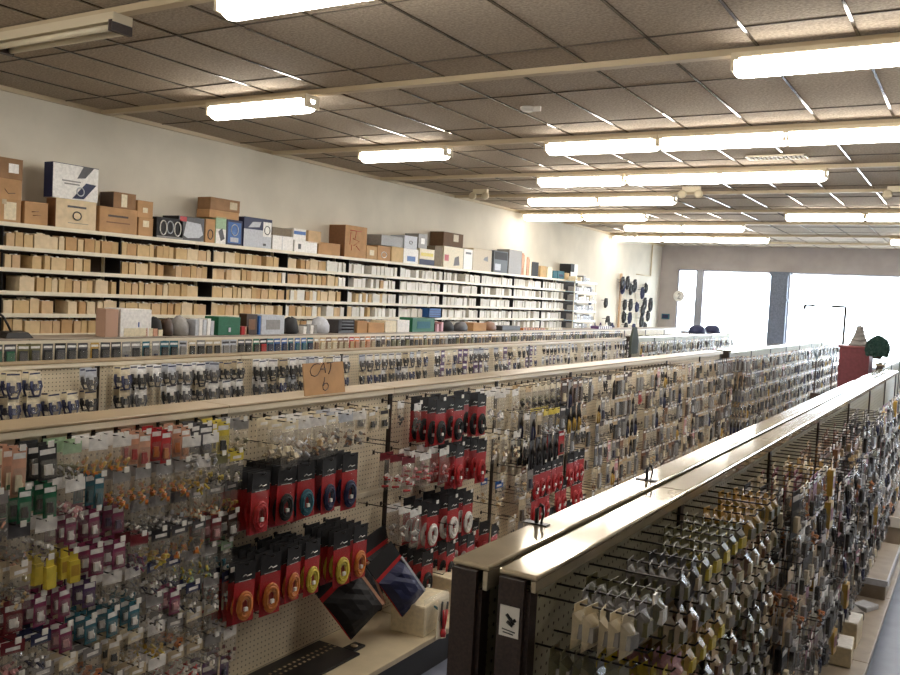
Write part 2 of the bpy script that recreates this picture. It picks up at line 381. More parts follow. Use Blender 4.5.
for kind in ('tan', 'white'):
    for wi, ww in enumerate(WS):
        for c in range(3 if kind == 'tan' else 2):
            m1 = carton((wi+c*2) % 6) if kind == 'tan' else (M_white if c else mat('bin_offwhite', (222, 218, 208), .6, noise=.05))
            for hgt in ((.12, .128) if c == 0 else (.115,)):
                binm.setdefault((kind, wi), []).append(bin_mesh(ww-.006, hgt, m1, M_cream if rb.random() < .6 else M_white, rb))
LM = [(23, 'the three stacked brown cartons'), (97, 'the white and navy carton'), (154, 'the long brown carton'), (204, 'the game pad carton'), (271, 'the disc-pictured cartons'), (317, 'the low white cartons'), (366, 'the red-marked carton'),
      (434, 'the small tan and white cartons'), (463, 'the dark-topped printed carton'), (491, 'the large grey-beige carton'), (540, 'the leaning folders'), (999, 'the teal boxes')]
landy = [on_x(p_, 240, XS).y if p_ < 900 else 99 for p_, _ in LM]; landm = ['under '+b_ for _, b_ in LM]; boxno = {}
rowl = ['just below the top shelf', 'second row down', 'third row down', 'fourth row down', 'fifth row down']
extra = {'tan': MB(), 'white': MB()}
ntan = nwhite = 0
cand = []
for r_ in range(5):
    z = SZ[r_+1]
    y = 3.3+rb.random()*.1
    while y < ry1-.08:
        wi = rb.choice([0, 0, 1, 1, 2, 3, 4]) if y < 9 else rb.choice([0, 0, 1, 1, 2, 3])
        ww = WS[wi]
        nb = min([abs(p-(y+ww/2)) for p in rackp]+[9])
        if nb < ww/2+.004: y += .03; continue
        skip = rb.random() < (.05 if y < 9 else .12)
        if r_ in (1,) and 5.35 < y < 5.6: skip = True
        if not skip: cand.append((y+ww/2, r_, z, wi))
        y += ww+(.002 if rb.random() < .8 else .02)
for (yc, r_, z, wi) in sorted(cand):
    wht = yc > 9.3+rb.uniform(-1.6, 1.6) if r_ > 0 else yc > 8.6+rb.uniform(-1, 1)
    kind = 'white' if wht else 'tan'
    bay = next(i_ for i_, v_ in enumerate(landy) if yc < v_); bn = boxno.get((bay, r_), 0); boxno[bay, r_] = bn+1
    me = rb.choice(binm[kind, wi]); lx = XS-.02-rb.random()*.02
    if (kind == 'tan' and ntan < 300) or (kind == 'white' and nwhite < 300):
        if kind == 'tan': ntan += 1
        else: nwhite += 1
        o = bpy.data.objects.new('parts_carton' if kind == 'tan' else 'white_parts_box', me); col.objects.link(o); o.location = (lx, yc, z+.0005); o.rotation_euler.z = rb.uniform(-.03, .03)
        nm = 'tan carton' if kind == 'tan' else 'white box'
        tag(o, '%s small %s, %s, %s' % (ORD[bn] if bn < 20 else 'last', nm, rowl[r_], landm[bay]), 'box', 'small %s boxes, %s, %s' % (kind, rowl[r_], landm[bay]))
    else:
        b = extra[kind]
        for mm in me.materials: b.mat(mm)
        for poly in me.polygons:
            b.mat(me.materials[poly.material_index]); b.add([me.vertices[i].co+Vector((lx, yc, z+.0005)) for i in poly.vertices], [tuple(range(len(poly.vertices)))])
for k, b in extra.items():
    if b.f:
        o = b.build('parts_carton' if k == 'tan' else 'white_parts_box'); o['kind'] = 'stuff'; tag(o, 'mass of further small %s parts boxes along the wall rack' % k, 'box')
# pale end rack goods
for r_ in range(6):
    z = SZ[r_]-.02
    y = 16.42
    while y < 17.4:
        ww = rb.choice([.08, .1, .14]); hh = rb.uniform(.08, .13)
        if r_ > 0 or rb.random() < .5:
            c = rb.choice(['white', 'white', 'silver', 'grey', 'cream'])
            o = MB().mat(P(c)).box(-.15, 0, -ww/2, ww/2, 0, hh).mat(P('grey')).box(-.001, .0012, -ww*.3, ww*.3, hh*.3, hh*.6).build('small_box', None, (XS2-.03, y+ww/2, z+.0006), .004)
            tag(o, 'small %s box on the short rack, %s place' % (c, ORD[int((y-16.42)/.06) % 20])+', %s' % (['on its top board']+rowl)[r_], 'box', 'pale boxes on the short rack, %s' % (['on its top board']+rowl)[r_])
        y += ww+rb.choice([.01, .02, .06])

# ---------------------------------------------------------------- cartons along the top of the wall rack
ZT = 2.4245
def stroke(b, pts, o, u, v, th, n):
    b.tube([o+u*p[0]+v*p[1]+n for p in pts], th, 4)
def carton_box(px0, px1, pyt, pyb, c, label, mk=None, depth=.25, zb=None, name='cardboard_box', side=None, top=None, X=XS-.03, tapec=None):
    ym = (px0+px1)/2
    a = on_x(px0, pyb, X); b = on_x(px1, pyb, X); tz = on_x(ym, pyt, X).z
    z0 = ZT if zb is None else zb
    wid = abs(b.y-a.y); yc = (a.y+b.y)/2; h = max(.03, tz-z0)
    t = thing(name, label, 'box', (X-depth/2, yc, z0))
    mm = c if not isinstance(c, str) else P(c, .7)
    MB().mat(mm).box(-depth/2, depth/2, -wid/2+.003, wid/2-.003, 0, h-.004).build('box_body', t, bevel=.004)
    lid = MB().mat(P(top, .6) if top else mm).box(-depth/2-.001, depth/2+.001, -wid/2+.002, -.001, h-.0045, h).box(-depth/2-.001, depth/2+.001, .001, wid/2-.002, h-.0045, h); lid.build('lid_flaps', t)
    if tapec: MB().mat(P(tapec)).box(-depth/2-.0015, depth/2+.0015, -.02, .02, h-.04, h+.0006).build('tape', t)
    if side: MB().mat(P(side)).box(-depth/2+.002, depth/2-.002, -wid/2+.0005, -wid/2+.004, .002, h-.005).build('side_panel', t)
    f = depth/2
    if mk:
        for i, q in enumerate(mk):
            col_, kind = q[0], q[1]; g = MB().mat(P(col_))
            if kind == 'r':
                _, _, u0, u1, v0, v1 = q; g.box(f-.001, f+.0012+.0004*i, (u0-.5)*wid, (u1-.5)*wid, v0*h, v1*h)
            elif kind == 'p':
                vs = [(f+.0012+.0004*i, (u-.5)*wid, v_*h) for u, v_ in q[2]]; g.add(vs, [tuple(range(len(vs)))])
            elif kind == 's':
                for pl in q[3]: g.tube([(f+.001, (u-.5)*wid, v_*h) for u, v_ in pl], q[2], 4)
            elif kind == 'o':
                _, _, u, v_, ru, rv = q; g.tube([(f+.002, (u-.5+ru*math.cos(k*math.pi/8))*wid, (v_+rv*math.sin(k*math.pi/8))*h) for k in range(16)], .006, 5, closed=True)
            g.build(['print', 'picture', 'stripe', 'logo', 'label'][i % 5], t)
    return z0+h
C0, C1, C2, C3, C4, C5 = [carton(i) for i in range(6)]
Mk = mat('kraft_brown', (184, 142, 98), .8, noise=.1, nscale=12); Mkd = mat('kraft_dark', (146, 110, 76), .8, noise=.12, nscale=12)
z1 = carton_box(-14, 21, 199, 222, Mk, 'bottom brown carton of the three stacked at the end of the rack top', [('cream', 'r', .5, .85, .1, .9)], tapec='beige')
z2 = carton_box(-14, 22, 178, 200, Mk, 'middle brown carton of the three stacked at the end of the rack top', [('darkbrown', 's', .003, [[(.5, .5), (.6, .3), (.8, .35)]])], zb=z1)
carton_box(-16, 23, 157, 179, Mkd, 'topmost brown carton of the three stacked at the end of the rack top', [('white', 'r', .62, .88, .3, .75)], zb=z2)
carton_box(24, 48, 202, 224, Mk, 'plain orange-brown carton beside the three stacked brown cartons', [('brown', 's', .003, [[(.3, .55), (.6, .6)], [(.35, .4), (.7, .45)]])])
z1 = carton_box(55, 96, 200, 229, C4, 'cream printed carton beneath the white and navy carton', [('darkgrey', 'r', .28, .74, .72, .79), ('darkgrey', 'o', .52, .45, .1, .14), ('grey', 'r', .3, .8, .18, .2)], side='brown', depth=.14)
carton_box(52, 98, 165, 200, 'white', 'large white carton with dark slanted pictures and navy side, atop the cream one',
           [('darkgrey', 'p', [(.52, .62), (.7, .66), (.9, 1), (.66, 1)]), ('navy', 'p', [(.42, .03), (.68, .05), (.95, .5), (.72, .52)]), ('grey', 'r', .2, .6, .5, .54), ('grey', 'r', .25, .58, .42, .46), ('silver', 'o', .6, .25, .08, .12)], zb=z1, side='navy', top='navy', depth=.13)
z1 = carton_box(99, 137, 208, 233, Mk, 'long brown carton with two printed lines below the taped carton', [('darkbrown', 'r', .22, .75, .62, .7), ('brown', 'r', .18, .8, .38, .43)])
carton_box(113, 136, 193, 208, Mkd, 'dark-sided taped carton resting on the long brown carton', [('cream', 'r', .35, .6, .1, .9)], zb=z1, side='darkbrown', depth=.2)
z1 = carton_box(138, 153, 218, 236, Mk, 'lower of two small brown cartons beside the long printed one', [('cream', 'r', .3, .7, .5, .85)])
carton_box(137, 153, 201, 218, Mk, 'upper of two small brown cartons beside the long printed one', [('cream', 'r', .35, .65, .3, .6)], zb=z1)
carton_box(156, 183, 218, 239, 'black', 'black carton with white looped cable pictures', [('white', 'o', .25, .5, .12, .35), ('silver', 'o', .5, .55, .12, .3), ('white', 'o', .78, .5, .12, .35), ('grey', 'r', .02, .98, .02, .1)])
carton_box(178, 204, 217, 240, 'darkgrey', 'dark carton with a pale game pad picture and red corner', [('silver', 'p', [(.2, .2), (.35, .1), (.8, .15), (.95, .3), (.85, .75), (.3, .8)]), ('red', 'r', .05, .3, .78, .98)], side='black')
z1 = carton_box(205, 215, 219, 241, Mk, 'narrow brown carton with an oval picture', [('darkgrey', 'o', .5, .35, .25, .2)])
carton_box(215, 226, 217, 243, 'lightgreen', 'narrow pale green carton with a dark device picture', [('white', 'r', .05, .95, .0, .55), ('darkgrey', 'p', [(.25, .45), (.6, .6), (.85, .2), (.5, .1)])])
carton_box(226, 242, 220, 244, 'navy', 'navy carton with a pale blue disc picture', [('blue', 'r', .1, .9, .08, .9), ('silver', 'o', .5, .6, .22, .22), ('silver', 'r', .25, .75, .12, .3)])
z1 = carton_box(209, 239, 211, 221, Mk, 'lower of two flat brown cartons perched above the disc boxes', None, zb=on_x(224, 220, XS-.03).z+.012, depth=.2)
carton_box(210, 240, 199, 211, Mkd, 'upper of two flat brown cartons perched above the disc boxes', [('beige', 'r', .65, .9, .2, .8)], zb=z1, depth=.2)
carton_box(243, 271, 218, 250, 'silver', 'large blue and white carton with a round device picture', [('navy', 'r', .0, 1, .6, 1), ('silver', 'p', [(.15, .65), (.55, .7), (.6, .88), (.3, .85)]), ('white', 'r', .68, .98, .4, .9), ('darkgrey', 'o', .83, .62, .1, .14), ('darkgrey', 'r', .7, .8, .08, .16)], side='navy')
z1 = carton_box(272, 293, 236, 252, 'white', 'white carton under the flat-topped grey-brown one', [('silver', 'r', .45, .47, .02, .95)])
carton_box(272, 292, 228, 236, mat('taupe_card', (126, 112, 92), .8, noise=.1), 'flat grey-brown carton lying on a white carton', None, zb=z1)
z1 = carton_box(294, 317, 241, 255, 'white', 'long white carton with a small dark square', [('darkgrey', 'r', .16, .28, .25, .7)])
carton_box(293, 306, 229, 241, 'white', 'white carton with a blue band on the long white one', [('blue', 'r', .05, .95, .5, .8)], zb=z1)
z1 = carton_box(318, 340, 243, 257, Mk, 'low brown carton in front of the big red-marked one', None)
carton_box(308, 321, 231, 244, C5, 'tan carton behind the low brown carton', None, zb=z1 if False else on_x(312, 243, XS-.03).z, depth=.14)
carton_box(344, 366, 226, 260, Mk, 'big brown carton with red handwriting and a bent flap', [('red', 's', .004, [[(.2, .85), (.75, .85)], [(.5, .85), (.45, .6)], [(.25, .8), (.22, .4)], [(.35, .6), (.65, .52), (.4, .38)], [(.5, .38), (.68, .25)], [(.3, .4), (.3, .22)]])], side='brown', depth=.3)
t = bpy.data.objects[-1]
z1 = carton_box(366, 377, 246, 261, C3, 'small tan carton beside the big red-marked one', [('cream', 'r', .3, .7, .3, .7)])
carton_box(377, 390, 246, 262, Mk, 'small brown carton with a white picture', [('white', 'o', .5, .4, .2, .2)])
z1 = carton_box(391, 403, 247, 264, C0, 'tan carton beside the white and blue one', None)
carton_box(381, 403, 236, 246, 'grey', 'long grey carton lying on tan cartons', None, zb=z1)
z1 = carton_box(403, 418, 249, 265, 'white', 'white carton with a blue label on the shelf', [('blue', 'r', .25, .8, .15, .5)])
carton_box(404, 417, 236, 249, 'silver', 'pale grey carton stacked on the blue-labelled one', [('grey', 'o', .5, .5, .12, .12)], zb=z1)
z1 = carton_box(419, 434, 249, 267, 'cream', 'cream carton with a navy foot', [('navy', 'r', 0, 1, 0, .35), ('yellow', 'r', .1, .9, .55, .75)])
carton_box(418, 427, 234, 249, 'grey', 'upright grey carton on the navy-footed carton', [('white', 'r', .3, .7, .3, .7)], zb=z1)
carton_box(434, 442, 246, 268, mat('taupe_card', (126, 112, 92)), 'grey-brown carton beside the printed stack', None)
z1 = carton_box(443, 463, 247, 269, 'cream', 'cream carton with red and dark pictures under the dark brown one', [('red', 'r', .05, .25, .3, .6), ('darkbrown', 'p', [(.5, .1), (.8, .15), (.75, .6), (.55, .5)])])
carton_box(443, 463, 233, 247, mat('dark_card', (96, 70, 46), .8, noise=.1), 'dark brown carton atop the red-pictured cream carton', [('beige', 'r', .5, .75, .4, .9)], zb=z1)
carton_box(463, 472, 249, 271, 'white', 'narrow white carton against the large grey one', [('darkgrey', 'r', .2, .8, .75, .85)], side='darkgrey')
carton_box(472, 491, 249, 274, 'beige', 'large grey-beige carton with a small dark mark', [('darkgrey', 'p', [(.55, .5), (.8, .45), (.78, .7), (.6, .62)])])
carton_box(493, 507, 251, 276, mat('slate_card', (92, 98, 104), .6), 'dark grey carton with pictures beside the tall grey one', [('black', 'r', .05, .95, .6, .95), ('silver', 'r', .1, .5, .1, .4)])
carton_box(508, 521, 250, 277, 'grey', 'tall grey-tan carton before the leaning papers', None)
for i in range(4):
    carton_box(521+i*2.6, 523.2+i*2.6, 253+i*2, 278, 'cream' if i % 2 else 'salmon', '%s thin upright folder leaning against the grey carton' % ['tallest cream', 'second salmon', 'third', 'last and lowest'][i], None, name='paper_folder')
carton_box(531, 538, 262, 279, 'black', 'small black crooked item box between folders and tan boxes', None)
carton_box(540, 546, 266, 280, C1, 'small tan carton beside the black item', None)
carton_box(547, 552, 267, 280, 'cream', 'small cream carton before the teal boxes', None)
carton_box(553, 557, 271, 281, 'teal', 'first of two small teal boxes on the rack top', None)
carton_box(557.5, 564, 271, 281, 'teal', 'second, wider teal box on the rack top', [('navy', 'r', .2, .8, .3, .6)])
carton_box(565, 569, 273, 282, C2, 'small tan box after the teal boxes', None)
carton_box(570, 577, 264, 283, 'white', 'tall dark and white box at the end of the long rack', [('black', 'r', .0, .5, .5, 1)], side='black')

# ---------------------------------------------------------------- hanging goods: prototypes
RP = random.Random(11)
PROT = {}
def proto(key, *parts):   # parts: (name, mesh); first one is the thing's own mesh
    PROT[key] = parts
def place(key, name, x, y, z, label, cat, group=None, rx=0, ry=0, rz=0, s=1, simple=False):
    ps = PROT[key]
    o = bpy.data.objects.new(name, ps[0][1]); col.objects.link(o); o.location = (x, y, z); o.rotation_euler = (rx, ry, rz); o.scale = (s, s, s)
    tag(o, label, cat, group)
    for n, me in ps[1:]:
        c = bpy.data.objects.new(n, me); col.objects.link(c); c.parent = o
    return o
def card(b, w_, z0, z1, t=.0015, x=0): return b.box(x-t/2, x+t/2, -w_/2, w_/2, z0, z1)

def mk_cable(key, w_, h, hc, bc, cc, n=3, ry_=.04, rz_=.058, tr=.0075):
    hd = MB().mat(P(bc)); card(hd, w_, -h+.002, -.05, .0015)
    b2 = MB().mat(P(hc)); card(b2, w_, -.066, .016, .003)
    b2.mat(P('white'))
    b2.tube([(.0022, -w_*.12, -.045), (.0022, w_*.02, -.038), (.0022, w_*.1, -.046), (.0022, w_*.3, -.042)], .0022, 4).box(.0016, .0022, -w_*.3, w_*.3, -.0645, -.0625)
    ck = MB().mat(P(cc, .35)); zc = -.066-(h-.066)*.58
    for k in range(n):
        q = 1-k*.2
        ck.tube([(.009+.004*(k % 2), math.cos(a*math.pi/9)*ry_*q*w_/.12, zc+math.sin(a*math.pi/9)*rz_*q) for a in range(18)], tr, 6, closed=True)
    tie = MB().mat(M_white).box(.012, .022, -.008, .008, zc-.02, zc-.004)
    fm = MB().mat(mat('faint_film', (190, 184, 176), .16, alpha=.06, spec=.9)).pillow(w_*.98, h-.05, .022, -.05, 4, 5, RP)
    proto(key, ('cable_pack', hd.mesh('backing_card')), ('header_card', b2.mesh('header_card')), ('cable_coil', ck.mesh('cable_coil')), ('cable_tie', tie.mesh('cable_tie')), ('plastic_film', fm.mesh('plastic_film')))
for c in ('navy', 'teal', 'yellow', 'orange', 'red', 'black', 'white', 'grey'):
    mk_cable('cable_'+c, .112, .248, 'black', 'red', c)

def mk_bag(key, w_, h, hdrc, cont, rnd, style=0):
    bag = MB().mat(M_film).pillow(w_, h, w_*.22, -.022, 5, 6, rnd)
    hc = MB().mat(P(hdrc)); card(hc, w_*.98, -.03, .012, .002)
    if style: hc.mat(P('white')).box(.0011, .0018, -w_*.3, w_*.3, -.02, -.008)
    k = MB()
    for i in range(7 if w_ > .08 else 5):
        c = cont[i % len(cont)]; k.mat(P(c, .4)); yy = rnd.uniform(-.3, .3)*w_; zz = -.022-h*rnd.uniform(.45, .86); s_ = w_*rnd.uniform(.1, .2)
        T = Matrix.Translation((w_*.08, yy, zz)) @ Euler((rnd.uniform(0, 3), rnd.uniform(0, 3), rnd.uniform(0, 3))).to_matrix().to_4x4()
        if i % 2: k.box(-s_*.5, s_*.5, -s_*.7, s_*.7, -s_*.4, s_*.4, T)
        else: k.lathe([(s_*.3, -s_), (s_*.4, -s_*.6), (s_*.25, s_*.5), (s_*.3, s_)], 7, T)
    proto(key, ('parts_bag', bag.mesh('bag')), ('header_card', hc.mesh('header_card')), ('contents', k.mesh('contents')))
def mk_blister(key, w_, h, cc, ic, rnd, stripe='white'):
    c = MB().mat(P(cc)); card(c, w_, -h, .014, .0018); c.mat(P(stripe)).box(.0009, .0015, -w_*.42, w_*.42, -.02, -.002)
    bb = MB().mat(M_bubble).box(.001, w_*.28, -w_*.36, w_*.36, -h+.012, -h*.35)
    it = MB().mat(P(ic, .35)).box(.002, w_*.2, *((-w_*.22, w_*.1) if w_ < .084 else (-w_*.34, w_*.3)), -h+.02, -h*(.5 if w_ < .084 else .26)).lathe([(w_*.1, 0), (w_*.12, h*.18), (w_*.05, h*.2), (w_*.04, h*.34)], 8, Matrix.Translation((w_*.12, w_*.15, -h+.018)))
    proto(key, ('blister_pack', c.mesh('card')), ('blister', bb.mesh('blister')), ('connector', it.mesh('connector')))
def mk_box(key, w_, h, t_, c1, c2):
    c = MB().mat(P(c1)).box(0, t_, -w_/2, w_/2, -h, -.018); card(c, w_*.8, -.02, .012, .0018, t_/2)
    l = MB().mat(P(c2)).box(t_, t_+.0006, -w_*.4, w_*.4, -h*.75, -h*.35)
    proto(key, ('hanging_box', c.mesh('box')), ('label', l.mesh('label')))
def mk_loop(key, w_, clipc, cc, rnd):
    c = MB().mat(P(clipc)); card(c, w_, -.05, .014, .003); c.mat(P('navy')).box(.0016, .0022, -w_*.45, w_*.45, .0, .007)
    k = MB().mat(P(cc, .35)); h = rnd.uniform(.085, .11)
    for q in (1, .72): k.tube([(.008*q, -w_*.4*q, -.03), (.012, -w_*.46*q, -h*.6), (.014, -w_*.25*q, -h*q), (.014, w_*.25*q, -h*q), (.012, w_*.46*q, -h*.6), (.008*q, w_*.4*q, -.03)], .0055, 6)
    k.box(.004, .02, -w_*.3, -w_*.02, -h*.75, -h*.45)
    fm = MB().mat(M_film).pillow(w_*1.05, h, .03, -.02, 4, 4, rnd)
    proto(key, ('looped_cable_pack', c.mesh('hang_card')), ('looped_cable', k.mesh('looped_cable')), ('plastic_film', fm.mesh('plastic_film')))
def mk_tool(key, hc, bc, rnd):
    w_ = .07; c = MB().mat(P(bc)); card(c, w_, -.2, .015, .0018)
    k = MB().mat(P(hc, .4)).tube([(.012, -.006, -.09), (.014, -.022, -.14), (.012, -.016, -.19)], .007, 6).tube([(.012, .006, -.09), (.014, .022, -.14), (.012, .016, -.19)], .007, 6)
    hd = MB().mat(M_hook).lathe([(.011, -.1), (.014, -.08), (.004, -.035)], 8, Matrix.Translation((.012, 0, 0)))
    proto(key, ('tool_card', c.mesh('card')), ('grip', k.mesh('grip')), ('jaws', hd.mesh('jaws')))
BAGS = {}
def bag(hdr, cont, w_=.09, h=.12):
    w_ = w_*.9
    key = 'bag_%s_%s_%d_%d' % (hdr, cont[0], int(w_*100), int(h*100))
    if key not in PROT: mk_bag(key, w_, h, hdr, cont, RP, RP.random() < .5)
    return key, ('fitting_bag' if cont[0] in ('white', 'silver', 'cream', 'grey', 'beige') else 'cable_bag' if cont[0] in ('black', 'darkbrown', 'brown', 'navy', 'darkgrey') else 'parts_bag'), '%s-headed bag of %s parts' % (wd(hdr), wd(cont[0])), 'bag'
def bl(cc, ic, w_=.07, h=.11):
    key = 'bl_%s_%s_%d' % (cc, ic, int(w_*100))
    if key not in PROT: mk_blister(key, w_, h, cc, ic, RP, 'white' if cc not in ('white', 'cream', 'silver') else 'darkgrey')
    return key, ('accessory_card' if w_ > .083 else 'connector_card' if ic in ('black', 'darkgrey', 'darkbrown', 'navy') else 'adapter_card' if ic in ('white', 'silver', 'cream') else 'blister_pack'), '%s card with %s connector' % (wd(cc), wd(ic)), 'pack'
def bx(c1, c2, w_=.06, h=.1, t_=.02):
    key = 'bx_%s_%s_%d' % (c1, c2, int(w_*100))
    if key not in PROT: mk_box(key, w_, h, t_, c1, c2)
    return key, 'hanging_box', '%s box with %s label' % (wd(c1), wd(c2)), 'box'
def lp(c1, c2, w_=.065):
    key = 'lp_%s_%s' % (c1, c2)
    if key not in PROT: mk_loop(key, w_, c1, c2, RP)
    return key, 'looped_cable_pack', '%s-carded looped %s cable' % (wd(c1), wd(c2)), 'pack'
def tl(hc, bc):
    key = 'tl_%s_%s' % (hc, bc)
    if key not in PROT: mk_tool(key, hc, bc, RP)
    return key, 'tool_card', '%s-gripped tool on %s card' % (wd(hc), wd(bc)), 'tool'
def cb(c): return 'cable_'+c, 'cable_pack', 'red cable pack with %s coil' % wd(c), 'pack'

# peg hooks
HK = {}
def hook_parts(L):
    if L not in HK:
        a = MB().mat(M_hook).tube([(0, 0, -.012), (.004, 0, .0), (L*.5, 0, .002), (L, 0, .004), (L+.008, 0, .014)], .0026, 5).box(0, .005, -.007, .007, -.014, .008).mesh('peg_hook')
        b = MB().mat(M_tip).box(L+.006, L+.010, -.010, .010, .006, .026).mesh('price_tip')
        HK[L] = (a, b)
    return HK[L]
nhook = 0
hookstuff = MB().mat(M_hook)
def hook(x, y, z, L, where, tip=True):
    global nhook
    if nhook < 300:
        a, b = hook_parts(L)
        o = bpy.data.objects.new('peg_hook', a); col.objects.link(o); o.location = (x, y, z)
        tag(o, 'dark wire peg hook, %s' % where, 'hook', 'peg hooks')
        if tip:
            c = bpy.data.objects.new('price_tip', b); col.objects.link(c); c.parent = o; c['label'] = 'white price tip'
        nhook += 1
    else:
        hookstuff.mat(M_hook).tube([(x, y, z), (x+L, y, z+.004), (x+L+.008, y, z+.014)], .0024, 4)
        if tip: hookstuff.mat(M_tip).box(x+L+.006, x+L+.01, y-.01, y+.01, z+.006, z+.026)

STUFF = {}
def stuff_add(region, key, x, y, z, rz, rx):
    b = STUFF.setdefault(region, MB())
    T = Matrix.Translation((x, y, z)) @ Euler((rx, 0, rz)).to_matrix().to_4x4()
    for n, me in PROT[key]:
        if n == 'plastic_film' or n == 'bag' and RP.random() < .5: continue
        for poly in me.polygons:
            b.mat(me.materials[poly.material_index]); b.add([T @ me.vertices[i].co for i in poly.vertices], [tuple(range(len(poly.vertices)))])

def hang(item, x, y, z, L, n, where, group=None, front_only=False, s=1, tip=True, hk=True, jit=.06, step=None, stuff=None, lw='on'):
    key, name, desc, cat = item
    if not in_view(x+L, y, z): return
    if stuff is None:
        if hk: hook(x, y, z, L, where, tip)
    st = step or (L-.03)/max(1, n)
    for i in range(n):
        xx = x+L-.015-i*st; rz = RP.uniform(-jit, jit)*2; rx = RP.uniform(-jit, jit)*.6
        if stuff: stuff_add(stuff, key, xx, y+RP.uniform(-.004, .004), z-.003, rz, rx); continue
        place(key, name, xx, y+RP.uniform(-.004, .004), z-.003, '%s%s %s' % ((['front', 'second', 'third', 'fourth', 'fifth', 'sixth', 'seventh', 'eighth', 'ninth', 'tenth'][i]+' ') if n > 1 else '', desc, where), cat, group or ('hook stock %s' % where), rx=rx, rz=rz, s=s*RP.uniform(.94, 1.05))

# ---------------------------------------------------------------- sign-side gondola: first bay, small parts
rnd = random.Random(21)
def pick(seq): return rnd.choice(seq)
rowsC1 = [
    [bag('cream', ['tan', 'beige']), bl('salmon', 'cream', .05, .14), bl('black', 'white'), bag('lightgreen', ['olive', 'grey']), bag('white', ['mustard', 'orange']), bag('white', ['mustard', 'white']), bl('salmon', 'red', .05, .12), bl('red', 'orange', .05, .12), bl('salmon', 'orange', .05, .12), bl('darkgrey', 'navy'), bl('yellow', 'black', .06, .12), bag('grey', ['beige', 'olive'])],
    [bag('grey', ['salmon', 'grey']), bl('green', 'black', .05, .11), bag('white', ['white', 'pink']), bl('teal', 'teal', .04, .11), bag('grey', ['mustard', 'orange']), bag('grey', ['mustard', 'tan']), bag('grey', ['mustard', 'cream']), bag('white', ['yellow', 'mustard']), bag('olive', ['black', 'yellow']), bag('yellow', ['olive', 'white'])],
    [bag('darkgrey', ['salmon', 'grey']), bag('white', ['purple', 'white']), bl('magenta', 'white', .05, .1), bl('magenta', 'purple', .05, .1), bag('grey', ['white', 'black']), bag('darkgrey', ['white', 'silver']), bag('grey', ['orange', 'cream']), bag('darkgrey', ['orange', 'mustard'])],
    [bag('beige', ['grey', 'tan']), bx('yellow', 'yellow', .035, .09), bx('yellow', 'mustard', .035, .09), bl('magenta', 'white', .06, .1), bag('darkred', ['magenta', 'purple']), bag('black', ['mustard', 'yellow']), bag('darkgrey', ['mustard', 'orange']), bl('darkred', 'pink', .06, .1), bl('darkbrown', 'white', .06, .1)],
    [bl('darkred', 'white', .06, .09), bl('magenta', 'white', .05, .09), bl('purple', 'white', .05, .09), bag('white', ['teal', 'white']), bag('navy', ['navy', 'white']), bag('grey', ['yellow', 'lightgreen']), bag('lightgreen', ['teal', 'white'])],
    [bl('magenta', 'pink', .05, .09), bl('teal', 'white', .05, .09), bag('darkred', ['red', 'brown']), bag('navy', ['navy', 'grey']), bag('darkred', ['darkred', 'pink']), bag('grey', ['darkgrey', 'white'])],
    [bag('cream', ['beige', 'white']), bag('white', ['yellow', 'cream']), bl('beige', 'black', .05, .09), bag('grey', ['white', 'grey']), bag('cream', ['tan', 'cream']), bag('grey', ['navy', 'orange'])],
    [bag('white', ['grey', 'darkred']), bag('beige', ['red', 'white']), bl('red', 'magenta', .06, .09), bag('grey', ['teal', 'white']), bag('grey', ['grey', 'white'])],
    [bag('grey', ['salmon', 'white']), bag('purple', ['purple', 'white']), bag('white', ['beige', 'grey']), bl('purple', 'navy', .05, .09)],
    [bag('grey', ['darkgrey', 'white']), bag('white', ['grey', 'tan'])]]
NR = ['top', 'second', 'third', 'fourth', 'fifth', 'sixth', 'seventh', 'eighth', 'ninth', 'tenth']
for r_, items in enumerate(rowsC1):
    z = 1.42-.125*r_; n_ = max(11, 12-r_//3); k = 0
    y = 1.60+rnd.uniform(0, .03)
    while y < 2.72:
        it = items[min(len(items)-1, int((y-1.6)/1.12*len(items)))] if r_ < 5 else pick(items)
        L = .2 if r_ % 2 else .18
        hang(it, XC, y, z, L, 3 if r_ < 8 else 2, 'on %s hook, %s row, multicoloured first bay' % (ORD[k], NR[r_]))
        y += .095 if r_ else .1; k += 1
    for yy in (1.12, 1.3, 1.46):
        if r_ > 2: hang(pick(items), XC, yy, z, .18, 2, 'on %s outer hook, %s row' % (['first', 'second', 'third'][(1.12, 1.3, 1.46).index(yy)], NR[r_]))
# second bay: clear bags on top, two rows of black and red cable packs
W2_ = 'in the second pegboard bay'
xf = XC+.24
def fy(px, py, X=xf): return on_x(px, py, X)
for px, py in ((203, 408), (222, 405)): 
    p = fy(px, py); hang(bag('white', ['grey', 'silver'], .1, .13), XC, p.y, 1.385, .2, 2, '%s the top dark post' % ('beside' if px < 210 else 'covering'))
for i, (px, it) in enumerate(((292, bag('cream', ['beige', 'cream'], .12, .17)), (305, bag('white', ['silver', 'white'], .12, .15)), (320, bag('white', ['brown', 'tan'], .12, .17)), (334, bag('cream', ['white', 'cream'], .12, .16)), (348, bag('silver', ['darkgrey', 'brown'], .12, .15)), (361, bag('white', ['brown', 'grey'], .12, .16)), (374, bl('beige', 'black', .07, .1)), (386, bl('cream', 'black', .07, .1)))):
    p = fy(px, 400); hang(it, XC, p.y, 1.40, .25, 3, 'on %s hook, top row, second bay' % ORD[i])
for i, (px, c, n_) in enumerate(((263, 'red', 7), (288, 'black', 6), (307, 'teal', 6), (330, 'navy', 6), (351, 'navy', 5))):
    p = fy(px, 470); hang(cb(c), XC, p.y, 1.195, .25, n_, 'on %s hook, upper cable row, second bay' % ORD[i], tip=False)
